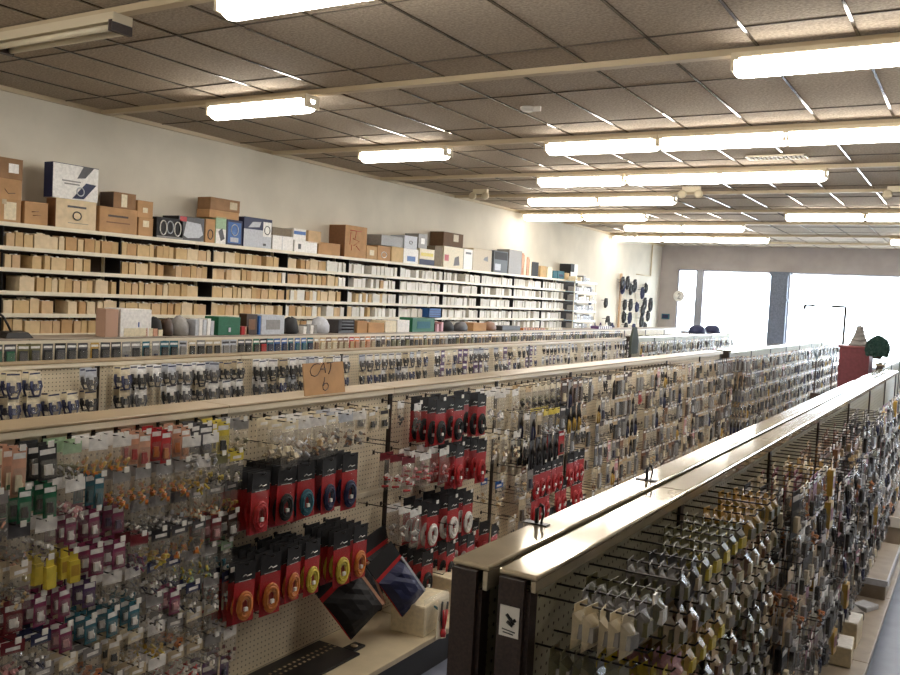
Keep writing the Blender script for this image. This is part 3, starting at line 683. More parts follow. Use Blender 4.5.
for i, (px, c, n_) in enumerate(((247, 'orange', 7), (272, 'orange', 5), (296, 'orange', 6), (314, 'yellow', 6), (342, 'yellow', 6), (361, 'orange', 5))):
    p = fy(px, 545); hang(cb(c), XC, p.y, .825, .25, n_, 'on %s hook, lower cable row, second bay' % ORD[i], tip=False)
for i, (y, z) in enumerate(((2.86, 1.22), (3.72, 1.2), (3.83, 1.2), (3.74, .87), (3.95-.1, .84), (2.84, .56), (2.9, 1.3))):
    hook(XC, y, z, .2, 'empty, the %s of those %s' % (ORD[i], W2_), False)
# third bay: red packs
W3_ = 'in the third pegboard bay'
def row3(z, lst, nm):
    for i, (px, py, it, n_) in enumerate(lst):
        p = fy(px, py); hang(it, XC, p.y, z, .25, n_, 'on %s hook, %s row, third bay' % (ORD[i], nm))
row3(1.40, [(419, 395, bag('white', ['black', 'darkgrey'], .09, .12), 2), (443, 385, cb('black'), 4), (461, 382, cb('black'), 4), (484, 380, cb('black'), 4), (502, 380, bag('white', ['silver', 'white'], .13, .2), 3), (517, 378, bag('white', ['cream', 'beige'], .12, .2), 3)], 'top')
row3(1.12, [(411, 432, bag('darkred', ['red', 'white'], .13, .17), 3), (428, 430, bag('white', ['red', 'pink'], .13, .17), 3), (446, 430, bag('white', ['red', 'white'], .13, .17), 3), (462, 427, cb('red'), 4), (484, 425, cb('red'), 4), (505, 428, bag('cream', ['tan', 'white'], .12, .18), 3), (518, 428, bag('white', ['brown', 'cream'], .1, .15), 3)], 'second')
row3(.82, [(418, 480, bag('white', ['grey', 'white'], .13, .18), 3), (436, 482, cb('white'), 4), (455, 480, cb('white'), 4), (470, 478, cb('white'), 4), (500, 478, bag('blue', ['cream', 'tan'], .1, .13), 2), (518, 478, bag('cream', ['beige', 'grey'], .1, .13), 2)], 'third')
row3(.55, [(430, 535, cb('black'), 4), (452, 535, cb('black'), 4), (472, 532, cb('white'), 4), (495, 530, cb('red'), 3), (512, 528, bag('beige', ['grey', 'black'], .1, .13), 2)], 'fourth')
for i, (y, z) in enumerate(((4.3, .68), (4.6, .66), (4.9, .68), (5.1, .66), (4.2, .42), (4.5, .4))): hook(XC, y, z, .3, 'long and empty, the %s of those %s' % (ORD[i], W3_), False)
# bays four onward: tall mixed cards
mixC = [bag('darkbrown', ['darkbrown', 'grey'], .1, .18), bl('brown', 'darkbrown', .09, .18), bag('grey', ['darkgrey', 'black'], .1, .18), bl('tan', 'black', .09, .18), bl('darkgrey', 'grey', .09, .18), bag('tan', ['brown', 'beige'], .1, .18), bl('beige', 'grey', .09, .18),
        bag('cream', ['tan', 'brown'], .1, .17), bag('white', ['grey', 'cream'], .1, .17), tl('darkgrey', 'tan'), tl('mustard', 'cream'), tl('black', 'cream'), bl('beige', 'darkbrown', .08, .18), bl('brown', 'grey', .08, .18), bl('darkgrey', 'silver', .08, .17),
        bag('grey', ['darkbrown', 'grey'], .1, .16), bag('brown', ['grey', 'tan'], .1, .17), bl('darkbrown', 'cream', .08, .16), bl('pink', 'white', .08, .17), bag('beige', ['black', 'darkgrey'], .1, .16), lp('white', 'black'), lp('beige', 'darkgrey'), bl('grey', 'navy', .08, .17), tl('navy', 'grey')]
special = {(0, 3): cb('black'), (1, 3): tl('mustard', 'white'), (2, 2): cb('red')}
rows_ = [1.40, 1.215, 1.03, .845, .66, .475]
bay0 = 3
for r_, z in enumerate(rows_):
    y = 5.36; cntb = {}
    while y < 11.2:
        b_ = int((y-1.51)/1.255); k = cntb.get(b_, 0); cntb[b_] = k+1
        near_post = min(abs(y-p) for p in PC)
        if near_post > .03 and rnd.random() < .94:
            it = pick(mixC) if y < 7 else pick(mixC+mixC[:7]*2)
            if r_ == 0 and 5.4 < y < 5.9: it = bag('cream', ['olive', 'black'], .1, .15)
            if r_ == 1 and 6.0 < y < 6.35: it = tl('mustard', 'black')
            if r_ == 1 and 5.6 < y < 5.95: it = bag('yellow', ['white', 'silver'], .1, .16)
            if r_ == 2 and 5.4 < y < 5.9: it = tl('black', 'darkgrey')
            if r_ == 2 and 5.9 < y < 6.02: it = bl('red', 'black', .08, .16)
            if r_ >= 3 and 5.5 < y < 6.4: it = cb('red')
            if r_ == 1 and 7.6 < y < 7.75: it = bl('red', 'red', .08, .1)
            far = y > 9.2
            if far: hang(it, XC, y, z, .2, 1, '', stuff='tan pegboard gondola')
            else: hang(it, XC, y, z, .22, 2 if y < 6.6 and r_ < 3 else 1, 'on %s hook, %s row, %s pegboard bay' % (ORD[min(19, k)], NR[r_], ORD[min(19, b_)]), tip=rnd.random() < .4)
        y += .1
# beyond the gap
for r_, z in enumerate([1.39, 1.19, .99, .79, .59]):
    y = 11.5; k = 0
    while y < 20.2:
        it = pick(mixC+mixC[:7]*3)
        if r_ < 2 and y < 14: hang(it, XC2, y, z, .2, 3 if y < 12 else 1, 'in %s row beyond the gap, %s bay, %s place' % (NR[r_], ORD[int((y-11.42)/1.28)], ORD[k % 13 % 20]), hk=False)
        else: hang(it, XC2, y, z, .2, 4 if y < 12.2 else 1, '', stuff='gondola beyond the gap')
        y += .105; k += 1
for r_, z in enumerate([1.38, 1.18]):
    y = 11.0
    while y < 17.4: hang(pick(mixC), -.93, y, z, .2, 1, '', stuff='gondola past the foreground one'); y += .13

# ---------------------------------------------------------------- looped cable gondola behind the sign
y = 3.02; lpc = [lp('white', 'black'), lp('beige', 'black'), lp('silver', 'darkgrey'), lp('cream', 'navy'), lp('white', 'darkgrey')]
for r_, z in enumerate([1.41, 1.275]):
    y = 2.75; cb_ = {}
    while y < 13.3:
        b_ = max(0, int((y-2.4)/1.26)); k = cb_.get(b_, 0); cb_[b_] = k+1
        if min(abs(y-p) for p in PD) > .04 and not (r_ == 0 and 3.25 < y < 3.5) and not (r_ == 1 and 3.98 < y < 4.1):
            it = pick(lpc)
            if y > 7.6: it = pick(lpc+[bl('white', 'silver', .06, .1), bag('cream', ['tan', 'grey'], .08, .1), bl('purple', 'white', .06, .1)])
            if y < 9.6: hang(it, XD, y, z, .15, 2 if y < 6 else 1, 'on %s %s hook, looped cable gondola, %s bay' % (ORD[min(19, k)], ['upper', 'lower'][r_], ORD[b_]), hk=False, jit=.1, s=1.3)
            else: hang(it, XD, y, z, .15, 1, '', stuff='looped cable gondola')
        y += .128 if y < 4.9 else .115
for z in (1.37, 1.2):
    y = 14.1
    while y < 20.5: hang(pick(mixC), -4.95, y, z, .15, 1, '', stuff='capped gondola'); y += .12

# ---------------------------------------------------------------- upper row of the wall-facing gondola
def e_item(c1, c2): return bl(c1, c2, .085, .135)
y = 3.5; k = 0; cb_ = {}
while y < 16:
    px = 0
    if y < 4.0: it = pick([e_item('darkgrey', 'black'), e_item('olive', 'darkgrey'), e_item('darkgrey', 'green')])
    elif y < 4.6: it = pick([e_item('black', 'darkgrey'), e_item('darkgrey', 'black'), e_item('mustard', 'black'), e_item('darkbrown', 'black')])
    elif y < 5.2: it = pick([e_item('teal', 'black'), e_item('grey', 'black'), e_item('grey', 'navy')])
    elif y < 5.9: it = pick([e_item('beige', 'black'), e_item('grey', 'black'), e_item('silver', 'grey'), e_item('brown', 'black')])
    elif y < 6.3: it = pick([e_item('green', 'black'), e_item('black', 'red'), e_item('darkgrey', 'black')])
    elif y < 7.0: it = pick([e_item('blue', 'teal'), e_item('teal', 'navy'), e_item('blue', 'navy')])
    elif y < 8.1: it = pick([e_item('tan', 'cream'), e_item('brown', 'beige'), e_item('red', 'tan'), e_item('orange', 'salmon'), e_item('beige', 'brown')])
    else: it = pick([e_item('beige', 'grey'), e_item('tan', 'darkgrey'), e_item('grey', 'black'), e_item('black', 'olive'), e_item('tan', 'darkbrown'), e_item('darkbrown', 'cream')])
    b_ = max(0, int((y-2.65)/1.25)); k = cb_.get(b_, 0); cb_[b_] = k+1
    hang(it, XE, y, 1.475, .12, 1, 'on %s hook, row facing the wall rack, %s bay' % (ORD[min(19, k)], ORD[b_]), hk=False, tip=False)
    y += .098
for b_, (nm, o_) in enumerate(STUFF.items()):
    o = o_.build('hanging_packs'); o['kind'] = 'stuff'; tag(o, 'mass of small assorted packs hanging on the %s' % nm, 'packs')
STUFF = {}

# ---------------------------------------------------------------- goods lying on that gondola's top
ZE = 1.5155; XG = XE-.02
def egood(px0, px1, pyt, c, label, name, cat='box', kind='box', d=.22, pic=None, zb=ZE):
    a = on_x(px0, 335, XG); b = on_x(px1, 335, XG); top = on_x((px0+px1)/2, pyt, XG).z; w_ = abs(b.y-a.y); h = max(.03, top-zb); yc = (a.y+b.y)/2
    mm = P(c) if isinstance(c, str) else c
    t = thing(name, label, cat, (XG-d/2, yc, zb+.0006))
    if kind == 'box':
        MB().mat(mm).box(-d/2, d/2, -w_/2, w_/2, 0, h-.003).build('box_body', t, bevel=.004)
        MB().mat(mm).box(-d/2+.002, d/2-.002, -w_/2+.002, 0, h-.003, h).build('lid_flap', t)
    elif kind == 'crate':
        q = MB().mat(mm).box(-d/2, d/2, -w_/2, w_/2, 0, .01).box(-d/2, d/2, -w_/2, -w_/2+.01, 0, h).box(-d/2, d/2, w_/2-.01, w_/2, 0, h).box(-d/2, -d/2+.01, -w_/2, w_/2, 0, h); q.build('crate_body', t)
        q = MB().mat(mm)
        for i in range(4): q.box(d/2-.01, d/2, -w_/2, w_/2, h*(.1+.24*i), h*(.1+.24*i)+h*.13)
        q.build('front_slats', t)
    elif kind == 'soft':
        q = MB().mat(mm); rr = random.Random(int(px0)); pr = [(.42, 0), (.5, .12), (.48, .5), (.36, .85), (.12, 1)]
        q.lathe([(w_*a_, h*b_) for a_, b_ in pr], 12, Matrix.Diagonal((d/w_, 1, 1, 1)))
        vv = [(v[0]*(1+rr.uniform(-.1, .1)), v[1]*(1+rr.uniform(-.08, .08)), max(0, v[2]*(1+rr.uniform(-.08, .08)))) for v in q.v]; q.v = vv
        q.build('bundle', t)
    elif kind == 'packs':
        q = MB(); n = max(2, int(w_/.045))
        for i in range(n):
            yy = -w_/2+w_*(i+.5)/n; q2 = MB().mat(P(c if i % 2 == 0 else (pic or c)))
            T = Matrix.Translation((.0, yy, 0)) @ Matrix.Rotation(random.Random(i+int(px0)).uniform(-.05, .05), 4, 'X')
            q2.box(-d/2, d/2, -w_/n*.42, w_/n*.42, .001, h*random.Random(i*7+int(px0)).uniform(.75, 1), T).build('pack', t)
        return t
    if pic: MB().mat(P(pic)).box(d/2, d/2+.002, -w_*.3, w_*.3, h*.25, h*.75).build('label', t)
    return t
t = thing('microphone_stand', 'black gooseneck microphone on a dark wedge base atop the gondola', 'microphone', (-6.05, on_x(15, 335, -6.05).y, ZE+.001))
MB().mat(M_black).add([(-.06, -.11, 0), (.06, -.11, 0), (.06, .11, 0), (-.06, .11, 0), (-.05, -.08, .05), (.04, -.08, .04), (.04, .08, .04), (-.05, .08, .05)], [(0, 3, 2, 1), (4, 5, 6, 7), (0, 1, 5, 4), (1, 2, 6, 5), (2, 3, 7, 6), (3, 0, 4, 7)]).build('base', t)
MB().mat(M_black).tube([(0, -.03, .04), (0, -.06, .1), (0, -.1, .16), (0, -.15, .19), (0, -.2, .195)], .009, 8).build('gooseneck', t)
MB().mat(M_black).lathe([(.01, -.03), (.02, -.02), (.02, .025), (.01, .035)], 10, Matrix.Translation((0, -.22, .195)) @ Matrix.Rotation(R(90), 4, 'X')).build('head', t)
egood(105, 118, 309, mat('pinkish_card', (186, 150, 128), .8), 'pinkish-tan plain carton beside the white carton on the gondola top', 'cardboard_box', d=.12)
t = egood(120, 151, 309, 'white', 'white carton with a small blue mark beside the pinkish-tan carton', 'cardboard_box', pic=None, d=.2)
MB().mat(P('blue')).box(.1005, .102, .02, .032, .08, .12).build('mark', t); MB().mat(P('cream')).box(.1005, .102, -.12, .10, .003, .07).build('lower_panel', t)
egood(143, 163, 328, 'salmon', 'low salmon pink packs in front of the white carton', 'small_packs', 'packs', 'packs', .1, 'cream')
egood(153, 166, 318, 'black', 'black pouch beside the white carton', 'pouch', 'pouch', 'soft', .14)
egood(166, 177, 319, 'darkbrown', 'dark brown lumpy pouch between black pouch and grey bag', 'pouch', 'pouch', 'soft', .14)
egood(177, 193, 317, 'grey', 'grey-brown bag next to silver blister packs', 'pouch', 'bag', 'soft', .16)
egood(195, 214, 318, 'silver', 'leaning silver and white packs beside the green box', 'small_packs', 'packs', 'packs', .12, 'white')
t = egood(218, 240, 317, 'green', 'green box with a silver latch on the gondola top', 'latched_box', pic=None, d=.18)
MB().mat(P('silver')).box(.09, .096, -.012, .012, .03, .07).build('latch', t); MB().mat(P('green')).box(-.092, .092, -.115, .115, .085, .09).build('lid_rim', t)
egood(241, 249, 326, 'red', 'small red packets beside the green box', 'small_packs', 'packs', 'packs', .1, 'salmon')
egood(246, 257, 314, 'darkbrown', 'dark-framed upright box beyond the red packets', 'display_box', pic='brown', d=.1)
egood(261, 284, 315, 'silver', 'silver and blue boxed item in clear wrap', 'display_box', pic='grey', d=.16)
egood(258.5, 260.5, 316, 'blue', 'thin blue box against the silver wrapped box', 'display_box', d=.14)
egood(287, 302, 318, 'black', 'black cable bundle with pale top beside the silver box', 'cable_bundle', 'cable', 'soft', .15)
egood(303, 317, 324, 'white', 'row of white and grey small packs after the black bundle', 'small_packs', 'packs', 'packs', .12, 'grey')
egood(318, 333, 318, 'silver', 'pale crumpled bag with a peaked top', 'pouch', 'bag', 'soft', .16)
egood(338, 354, 320, 'darkgrey', 'dark slatted crate on the gondola top', 'slatted_crate', 'crate', 'crate', .18)
egood(357, 367, 321, Mk, 'open brown carton beside the slatted crate', 'cardboard_box')
egood(368, 384, 323, mat('kraft_brown', (184, 142, 98)), 'wide brown carton next to the bright white one', 'cardboard_box')
t = egood(385, 396, 321, 'cream', 'cream end of a bright white carton pair', 'cardboard_box'); egood(397, 409, 320, 'white', 'bright white carton beside the dark green crate', 'cardboard_box')
egood(412, 434, 318, 'green', 'dark green crate below the blue crate', 'slatted_crate', 'crate', 'box', .2, 'teal')
egood(434.5, 443, 322, 'darkred', 'dark red and pink packs beside the green crate', 'small_packs', 'packs', 'packs', .12, 'pink')
egood(444, 457, 321, 'black', 'black rounded case beside pink packs', 'pouch', 'case', 'soft', .14)
egood(458, 471, 322, 'darkgrey', 'dark grey arched case before the tan carton', 'pouch', 'case', 'soft', .14)
egood(473, 486, 323, Mk, 'tan carton beyond the dark arched case', 'cardboard_box')
egood(487, 499, 322, 'brown', 'brown lumpy sack beyond the tan carton', 'pouch', 'bag', 'soft', .15)
egood(502, 520, 326, 'darkgrey', 'dark grey flat case on the gondola top', 'cardboard_box'); egood(523, 545, 328, 'orange', 'orange-brown low packs on the gondola top', 'small_packs', 'packs', 'packs', .15, 'brown')
egood(548, 562, 328, 'cream', 'cream upright packs past the orange-brown ones', 'small_packs', 'packs', 'packs', .15, 'white')
egood(598, 612, 326, 'purple', 'purple and white bottles beside the cable wall', 'small_packs', 'packs', 'packs', .15, 'white')
# blue crate on the wall rack
t = thing('storage_crate', 'blue plastic crate on the wall rack above the green crate', 'crate', (XS+.02, on_x(431, 318, XS).y, SZ[4]+.001))
q = MB().mat(P('blue')); q.box(-.2, .05, -.17, .17, 0, .01); q.box(.04, .05, -.17, .17, 0, .14); q.box(-.2, -.19, -.17, .17, 0, .14); q.box(-.2, .05, -.17, -.16, 0, .14); q.box(-.2, .05, .16, .17, 0, .14); q.build('crate_body', t)
q = MB().mat(P('navy'))
for i in range(3): q.box(.05, .054, -.15, .15, .03+.035*i, .04+.035*i)
q.build('ribs', t)

# ---------------------------------------------------------------- CAT 6 sign
a = on_x(303, 391, XC+.0); b = on_x(343, 389, XC+.0)
sw, sh = abs(b.y-a.y), .158
t = thing('cardboard_sign', 'brown cardboard sign handwritten CAT 6 on the tan gondola cap', 'sign', (XC+.012, (a.y+b.y)/2, 1.4705)); t.rotation_euler = (R(0), R(-8), R(0))
MB().mat(Mk).box(-.003, .003, -sw/2, sw/2, 0, sh).build('card', t)
ink = mat('marker_brown', (60, 34, 20), .5)
def SP(cx, cy): return (.0034, ((cx-130)/600-.5)*sw, (1-(cy-120)/450)*sh)
q = MB().mat(ink)
for pl in ([(370, 140), (330, 128), (280, 145), (240, 185), (222, 235), (235, 285), (280, 308), (325, 290), (365, 235), (400, 160), (425, 125), (438, 190), (445, 270)], [(370, 212), (450, 212)], [(475, 130), (570, 122)], [(535, 128), (532, 180), (515, 240), (488, 290)],
           [(428, 330), (418, 390), (392, 445), (395, 500), (425, 520), (465, 495), (478, 450), (455, 415), (420, 420), (398, 450)]):
    q.tube([SP(*p) for p in pl], .0028, 5)
q.build('lettering', t)

# ---------------------------------------------------------------- base deck goods (second and third bay)
t = thing('perforated_tray', 'black perforated metal tray lying on the beige base deck', 'tray', (XC+.16, 3.0, .2006))
q = MB().mat(M_black).box(-.13, .13, -.55, .46, 0, .012).box(.02, .09, .46, .56, 0, .012); q.build('plate', t, bevel=.004)
q = MB().mat(M_capt)
for i in range(30):
    for xx in (-.05, -.015): q.box(xx-.008, xx+.006, -.52+.033*i, -.507+.033*i, .0118, .0128)
q.build('slots', t)
MB().mat(M_capt).lathe([(.018, 0), (.018, .0035)], 12, Matrix.Translation((.055, .51, .0118))).build('round_hole', t)
def leaning(key, nm, loc, rot, label, s=1.0):
    o = place(key, nm, *loc, label, 'pack', None, s=s); o.rotation_euler = rot; return o
def mk_pouch(key, c, w_, h, edge):
    rq = random.Random(4); hd = MB().mat(P('black')); card(hd, w_, -.075, .016, .004)
    bk = MB().mat(P('red')); card(bk, w_, -h, -.07, .003)
    po = MB().mat(P(c, .3)).pillow(w_*.99, h*.72, .07, -h*.3, 7, 7, rq, .002)
    tri = MB().mat(P('red')).add([(.075, -w_*.1, -h*.33), (.06, -w_*.42, -h*.36), (.05, w_*.4, -h*.33), (.078, w_*.05, -h*.42)], [(0, 1, 3), (0, 3, 2)])
    ed = MB().mat(P(edge)).box(.0, .012, w_*.44, w_*.5, -h, -.09)
    proto(key, ('cable_pack', bk.mesh('backing_card')), ('header_card', hd.mesh('header_card')), ('pouch', po.mesh('pouch')), ('edge_strip', ed.mesh('edge_strip')))
mk_pouch('big_black', 'black', .25, .34, 'salmon'); mk_pouch('big_blue', 'navy', .2, .32, 'silver')
def leaning(key, nm, loc, rot, label, s=1.0):
    o = place(key, nm, *loc, label, 'pack', None, s=s); o.rotation_euler = rot; return o
leaning('big_black', 'cable_pack', (XC+.10, 3.42, .60), (R(35), R(-14), R(-25)), 'large black and red cable pack fallen askew onto the base deck')
leaning('big_black', 'cable_pack', (XC+.09, 3.56, .62), (R(22), R(-10), R(-15)), 'large black cable pack half hidden behind the fallen askew one')
leaning('big_blue', 'cable_pack', (XC+.2, 3.72, .62), (R(33), R(-16), R(-20)), 'blue and red cable pack with a white edge leaning beside the fallen black pack')
leaning('big_black', 'cable_pack', (XC+.06, 3.85, .68), (R(12), R(-8), R(0)), 'upright black cable pack behind the blue leaning one', .9)
def slab_box(loc, rot, dims, c, label, name='cardboard_box', pic=None):
    t = thing(name, label, 'box', loc); t.rotation_euler = rot; dx, dy, dz = dims
    MB().mat(P(c) if isinstance(c, str) else c).box(-dx/2, dx/2, -dy/2, dy/2, 0, dz-.003).build('box_body', t, bevel=.004)
    MB().mat(P(pic) if pic else (P(c) if isinstance(c, str) else c)).box(-dx/2+.003, dx/2-.003, -dy/2+.003, dy/2-.003, dz-.003, dz).build('lid', t)
    return t
slab_box((XC+.3, 3.98, .2005), (0, 0, .1), (.2, .3, .16), 'cream', 'cream open carton on the base deck beside the fallen packs')
slab_box((XC+.22, 4.4, .2005), (0, 0, -.1), (.3, .3, .19), 'cream', 'cream carton on the deck behind the red-handled tool')
t = thing('clear_bag', 'crumpled clear bag holding a blue cable before the cream carton', 'bag', (XC+.40, 3.98, .395))
MB().mat(M_film).pillow(.26, .19, .07, 0, 7, 7, rnd).build('film', t); MB().mat(P('teal')).tube([(.02, -.05, -.05), (.03, 0, -.09), (.03, .03, -.15)], .006, 6).build('cable', t)
t = thing('wire_cutter', 'red-handled black wire cutter carded in front of the cream carton', 'tool', (XC+.44, on_x(443, 610, XC+.44).y, on_x(443, 600, XC+.44).z)); t.rotation_euler = (R(-12), R(-6), 0)
MB().mat(M_cream).box(-.002, 0, -.05, .05, -.2, .0).build('card', t)
MB().mat(M_black).tube([(.008, -.02, -.01), (.01, -.026, .04-.06), (.01, -.024, -.1), (.01, -.004, -.15), (.01, .018, -.1), (.01, .03, -.02), (.008, .03, -.01)], .006, 6).build('grip_rim', t)
q = MB().mat(P('red')).tube([(.013, -.018, -.05), (.014, -.014, -.1), (.012, 0, -.15)], .008, 6).tube([(.013, .02, -.05), (.014, .012, -.1), (.012, 0, -.15)], .008, 6).lathe([(.013, 0), (.016, .02), (.01, .04)], 8, Matrix.Translation((.012, 0, -.19))); q.build('handle', t)

# ---------------------------------------------------------------- foreground gondola, aisle side
rB = random.Random(5)
nearB = [bx('cream', 'yellow', .055, .085, .022), bx('yellow', 'olive', .055, .085, .022), bag('grey', ['olive', 'white'], .08, .1), bag('white', ['cream', 'yellow'], .08, .1), bag('beige', ['grey', 'silver'], .08, .1), bag('cream', ['orange', 'tan'], .08, .1),
         bx('beige', 'brown', .055, .08, .02), bl('beige', 'tan', .06, .09), bl('silver', 'white', .06, .09), bag('grey', ['pink', 'white'], .08, .1), bx('cream', 'pink', .055, .085, .02)]
midB = [bl('darkred', 'black', .08, .14), bl('brown', 'black', .08, .14), bx('mustard', 'darkred', .07, .13, .025), bl('tan', 'grey', .08, .13), bag('beige', ['darkbrown', 'black'], .1, .14), bag('grey', ['brown', 'darkgrey'], .1, .14), bl('magenta', 'black', .08, .13), lp('white', 'black'), bl('white', 'black', .08, .14), bag('tan', ['orange', 'brown'], .1, .14), bl('black', 'cream', .08, .14)]
darkB = [bl('darkbrown', 'black', .08, .15), bl('darkgrey', 'white', .08, .15), lp('silver', 'black'), bag('grey', ['black', 'darkgrey'], .1, .15), bl('black', 'silver', .08, .15), bag('brown', ['darkbrown', 'black'], .1, .15), bl('grey', 'black', .08, .15), bag('darkgrey', ['white', 'grey'], .1, .14), lp('grey', 'navy')]
BPc = [1.52]+BP
def binfo(y):
    b_ = sum(1 for p in BP if p < y); return b_
def mini(c1, c2, w_=.06, h=.07):
    key = 'mini_%s_%s' % (c1, c2)
    if key not in PROT:
        rq = random.Random(len(PROT)); c = MB().mat(P(c1)).pillow(w_, h, .016, -.006, 4, 4, rq); card(c, w_*.8, -.012, .01, .0015)
        l = MB().mat(P(c2)).box(.006, .0175, -w_*.3, w_*.3, -h*.8, -h*.4)
        k = MB().mat(M_film).pillow(w_*1.05, h*1.05, .022, -.004, 3, 3, rq)
        proto(key, ('mini_pack', c.mesh('bag')), ('label', l.mesh('label')), ('plastic_film', k.mesh('plastic_film')))
    return key, 'small_%s_pack' % {'yellow': 'yellow', 'mustard': 'yellow', 'olive': 'green', 'white': 'white', 'cream': 'white'}.get(c1, 'tan'), 'small %s pack with %s label' % (wd(c1), wd(c2)), 'pack'
runB = [mini('olive', 'grey'), mini('beige', 'white'), mini('tan', 'brown'), mini('grey', 'olive'), mini('cream', 'grey'), mini('beige', 'olive'), mini('darkgrey', 'beige'), mini('olive', 'white'), mini('brown', 'cream')]
rb1 = 0
for r_ in range(8):
    z = 1.415-.098*r_; y = 1.575; cb_ = {}
    while y < 2.98:
        b_ = binfo(y); k = cb_.get(b_, 0); cb_[b_] = k+1
        if min(abs(y-p) for p in BP) < .03: y += .03; continue
        where = 'on %s hook, %s row, foreground gondola %s bay' % (ORD[min(19, k)], NR[r_], ORD[b_])
        it = rB.choice(runB)
        if r_ == 0 and 2.05 < y < 2.5: it = mini('olive', 'yellow')
        if r_ == 0 and 2.52 < y: it = mini('mustard', 'olive')
        if r_ in (2, 3) and y < 1.95: it = [mini('pink', 'cream'), mini('yellow', 'cream')][k % 2]
        if r_ == 2 and 2.0 < y < 2.3: it = mini('mustard', 'yellow')
        if (r_ == 1 and 1.6 < y < 1.9) or rB.random() < .08:
            if in_view(XB+.2, y, z): hook(XB, y, z, .2, 'left empty '+where, False)
        else: hang(it, XB, y, z, .2, rB.choice([5, 6, 7, 7]), where, tip=rB.random() < .12, step=.024, jit=.09)
        y += .088
stB = 'foreground gondola'
for r_ in range(9):
    z = 1.40-.13*r_; y = 1.585; cb_ = {}
    while y < 9.8:
        b_ = binfo(y); k = cb_.get(b_, 0); cb_[b_] = k+1
        if y < 3.0: y += .1; continue
        if y < 3.9 and min(abs(y-p) for p in BP) > .03:
            skip = (r_ in (1, 2) and 1.7 < y < 1.95) or rB.random() < .06
            it = rB.choice(nearB) if y < 2.9 else rB.choice(nearB[3:6]+midB*3)
            if r_ >= 5: it = rB.choice(nearB[:2]+nearB[4:]+midB) if y < 2.9 else rB.choice(midB)
            if r_ == 0 and 2.52 < y < 2.95: it = bx('yellow', 'olive', .055, .085, .022)
            if r_ in (3, 4) and y < 2.0: it = [bx('cream', 'pink', .055, .085, .02), bx('yellow', 'mustard', .055, .085, .02)][k % 2]
            where = 'on %s hook, %s row, foreground gondola %s bay' % (ORD[min(19, k)], NR[r_], ORD[b_])
            if skip: hook(XB, y, z, .24, 'left empty '+where, False) if rB.random() < .8 else None
            else: hang(it, XB, y, z, .24, rB.choice([3, 4, 5]), where, tip=rB.random() < .25)
            y += .085 if y < 2.9 else .1
        elif r_ < 8 and min(abs(y-p) for p in BP) > .035:
            it = rB.choice(midB+darkB) if y < 4.6 else rB.choice(darkB+darkB+midB)
            if r_ == 0 and y < 5.0: it = rB.choice([bx('brown', 'tan', .07, .1), bl('brown', 'tan', .08, .11), bl('tan', 'brown', .08, .11), bag('brown', ['darkbrown', 'tan'], .09, .1)])
            if y > 6.3 or r_ > 5: hang(it, XB, y, z, .2, 1, '', stuff=stB)
            else: hang(it, XB, y, z-(.02 if r_ % 2 else 0), .24 if rB.random() < .5 else .18, rB.choice([2, 2, 3]), 'on %s hook, %s row, foreground gondola %s bay' % (ORD[min(19, k)], NR[r_], ORD[b_]), tip=rB.random() < .35)
            y += .1
        else: y += .03
for nm, o_ in STUFF.items():
    o = o_.build('hanging_packs'); o['kind'] = 'stuff'; tag(o, 'mass of small dark packs hanging farther along the %s' % nm, 'packs')
# deck goods on the aisle side
slab_box((-.52, 4.98, .2005), (0, 0, .05), (.12, .2, .1), 'cream', 'small white-lidded carton on the aisle-side deck, lower of the pair', pic='white')
slab_box((-.52, 5.28, .2005), (0, 0, -.04), (.12, .2, .14), 'cream', 'white-lidded carton on the aisle-side deck, taller of the pair', pic='white')
slab_box((-.56, 5.75, .2005), (0, 0, .5), (.1, .16, .05), 'grey', 'small grey packet lying askew on the aisle-side deck')
slab_box((-.5, 5.95, .2005), (0, 0, -.4), (.1, .14, .03), 'silver', 'flat silver packet on the aisle-side deck beside the grey one')
t = thing('display_case', 'raised taupe display shelf on the aisle-side deck with a silver front edge', 'shelf', (-.56, 6.75, .2005))
MB().mat(M_deck2).box(-.14, .15, -.55, .55, 0, .12).build('case_body', t, bevel=.005); MB().mat(P('silver', .25)).box(-.14, .15, -.565, -.55, .09, .13).box(.15, .16, -.565, .55, .1, .13).build('edge_trim', t)
t = thing('display_case', 'second display shelf farther down the aisle with a bright white front', 'shelf', (-.56, 8.3, .2005))
MB().mat(M_deck2).box(-.14, .15, -.55, .55, 0, .22).build('case_body', t, bevel=.005); MB().mat(M_white).box(-.14, .15, -.565, -.55, .15, .23).build('edge_trim', t)
if hookstuff.f:
    o = hookstuff.build('peg_hook'); o['kind'] = 'stuff'; tag(o, 'mass of further wire peg hooks along the gondolas', 'hooks')

# ---------------------------------------------------------------- cable wall in the front corner
t = thing('display_grid', 'white wire display grid with a pale post on the long wall by the corner', 'display grid', (XW+.03, 21.0, 0))
q = MB().mat(M_rail)
for i in range(12): q.tube([(0.01, -.9+i*.19, 1.34), (.01, -.9+i*.19, 2.5)], .006, 4)
for i in range(8): q.tube([(0.01, -.95, 1.36+i*.16), (.01, 1.3, 1.25+i*.17)], .006, 4)
q.build('wire_panel', t)
MB().mat(mat('post_tan', (190, 160, 130), .6)).box(0, .05, -.93, -.87, .0, 2.72).build('post', t)
coils = [(590, 302, .05), (605, 303, .1), (606, 322, .13), (611, 327, .1), (622, 287, .16), (626, 283, .15), (631, 289, .14), (634, 286, .15), (641, 293, .14), (646, 288, .12), (624, 305, .12), (629, 305, .14), (637, 307, .12), (644, 304, .15), (649, 305, .17), (624, 317, .14), (629, 318, .13), (640, 322, .16), (645, 327, .12), (625, 328, .12), (632, 329, .12), (648, 316, .13), (642, 311, .14), (621, 283, .14)]
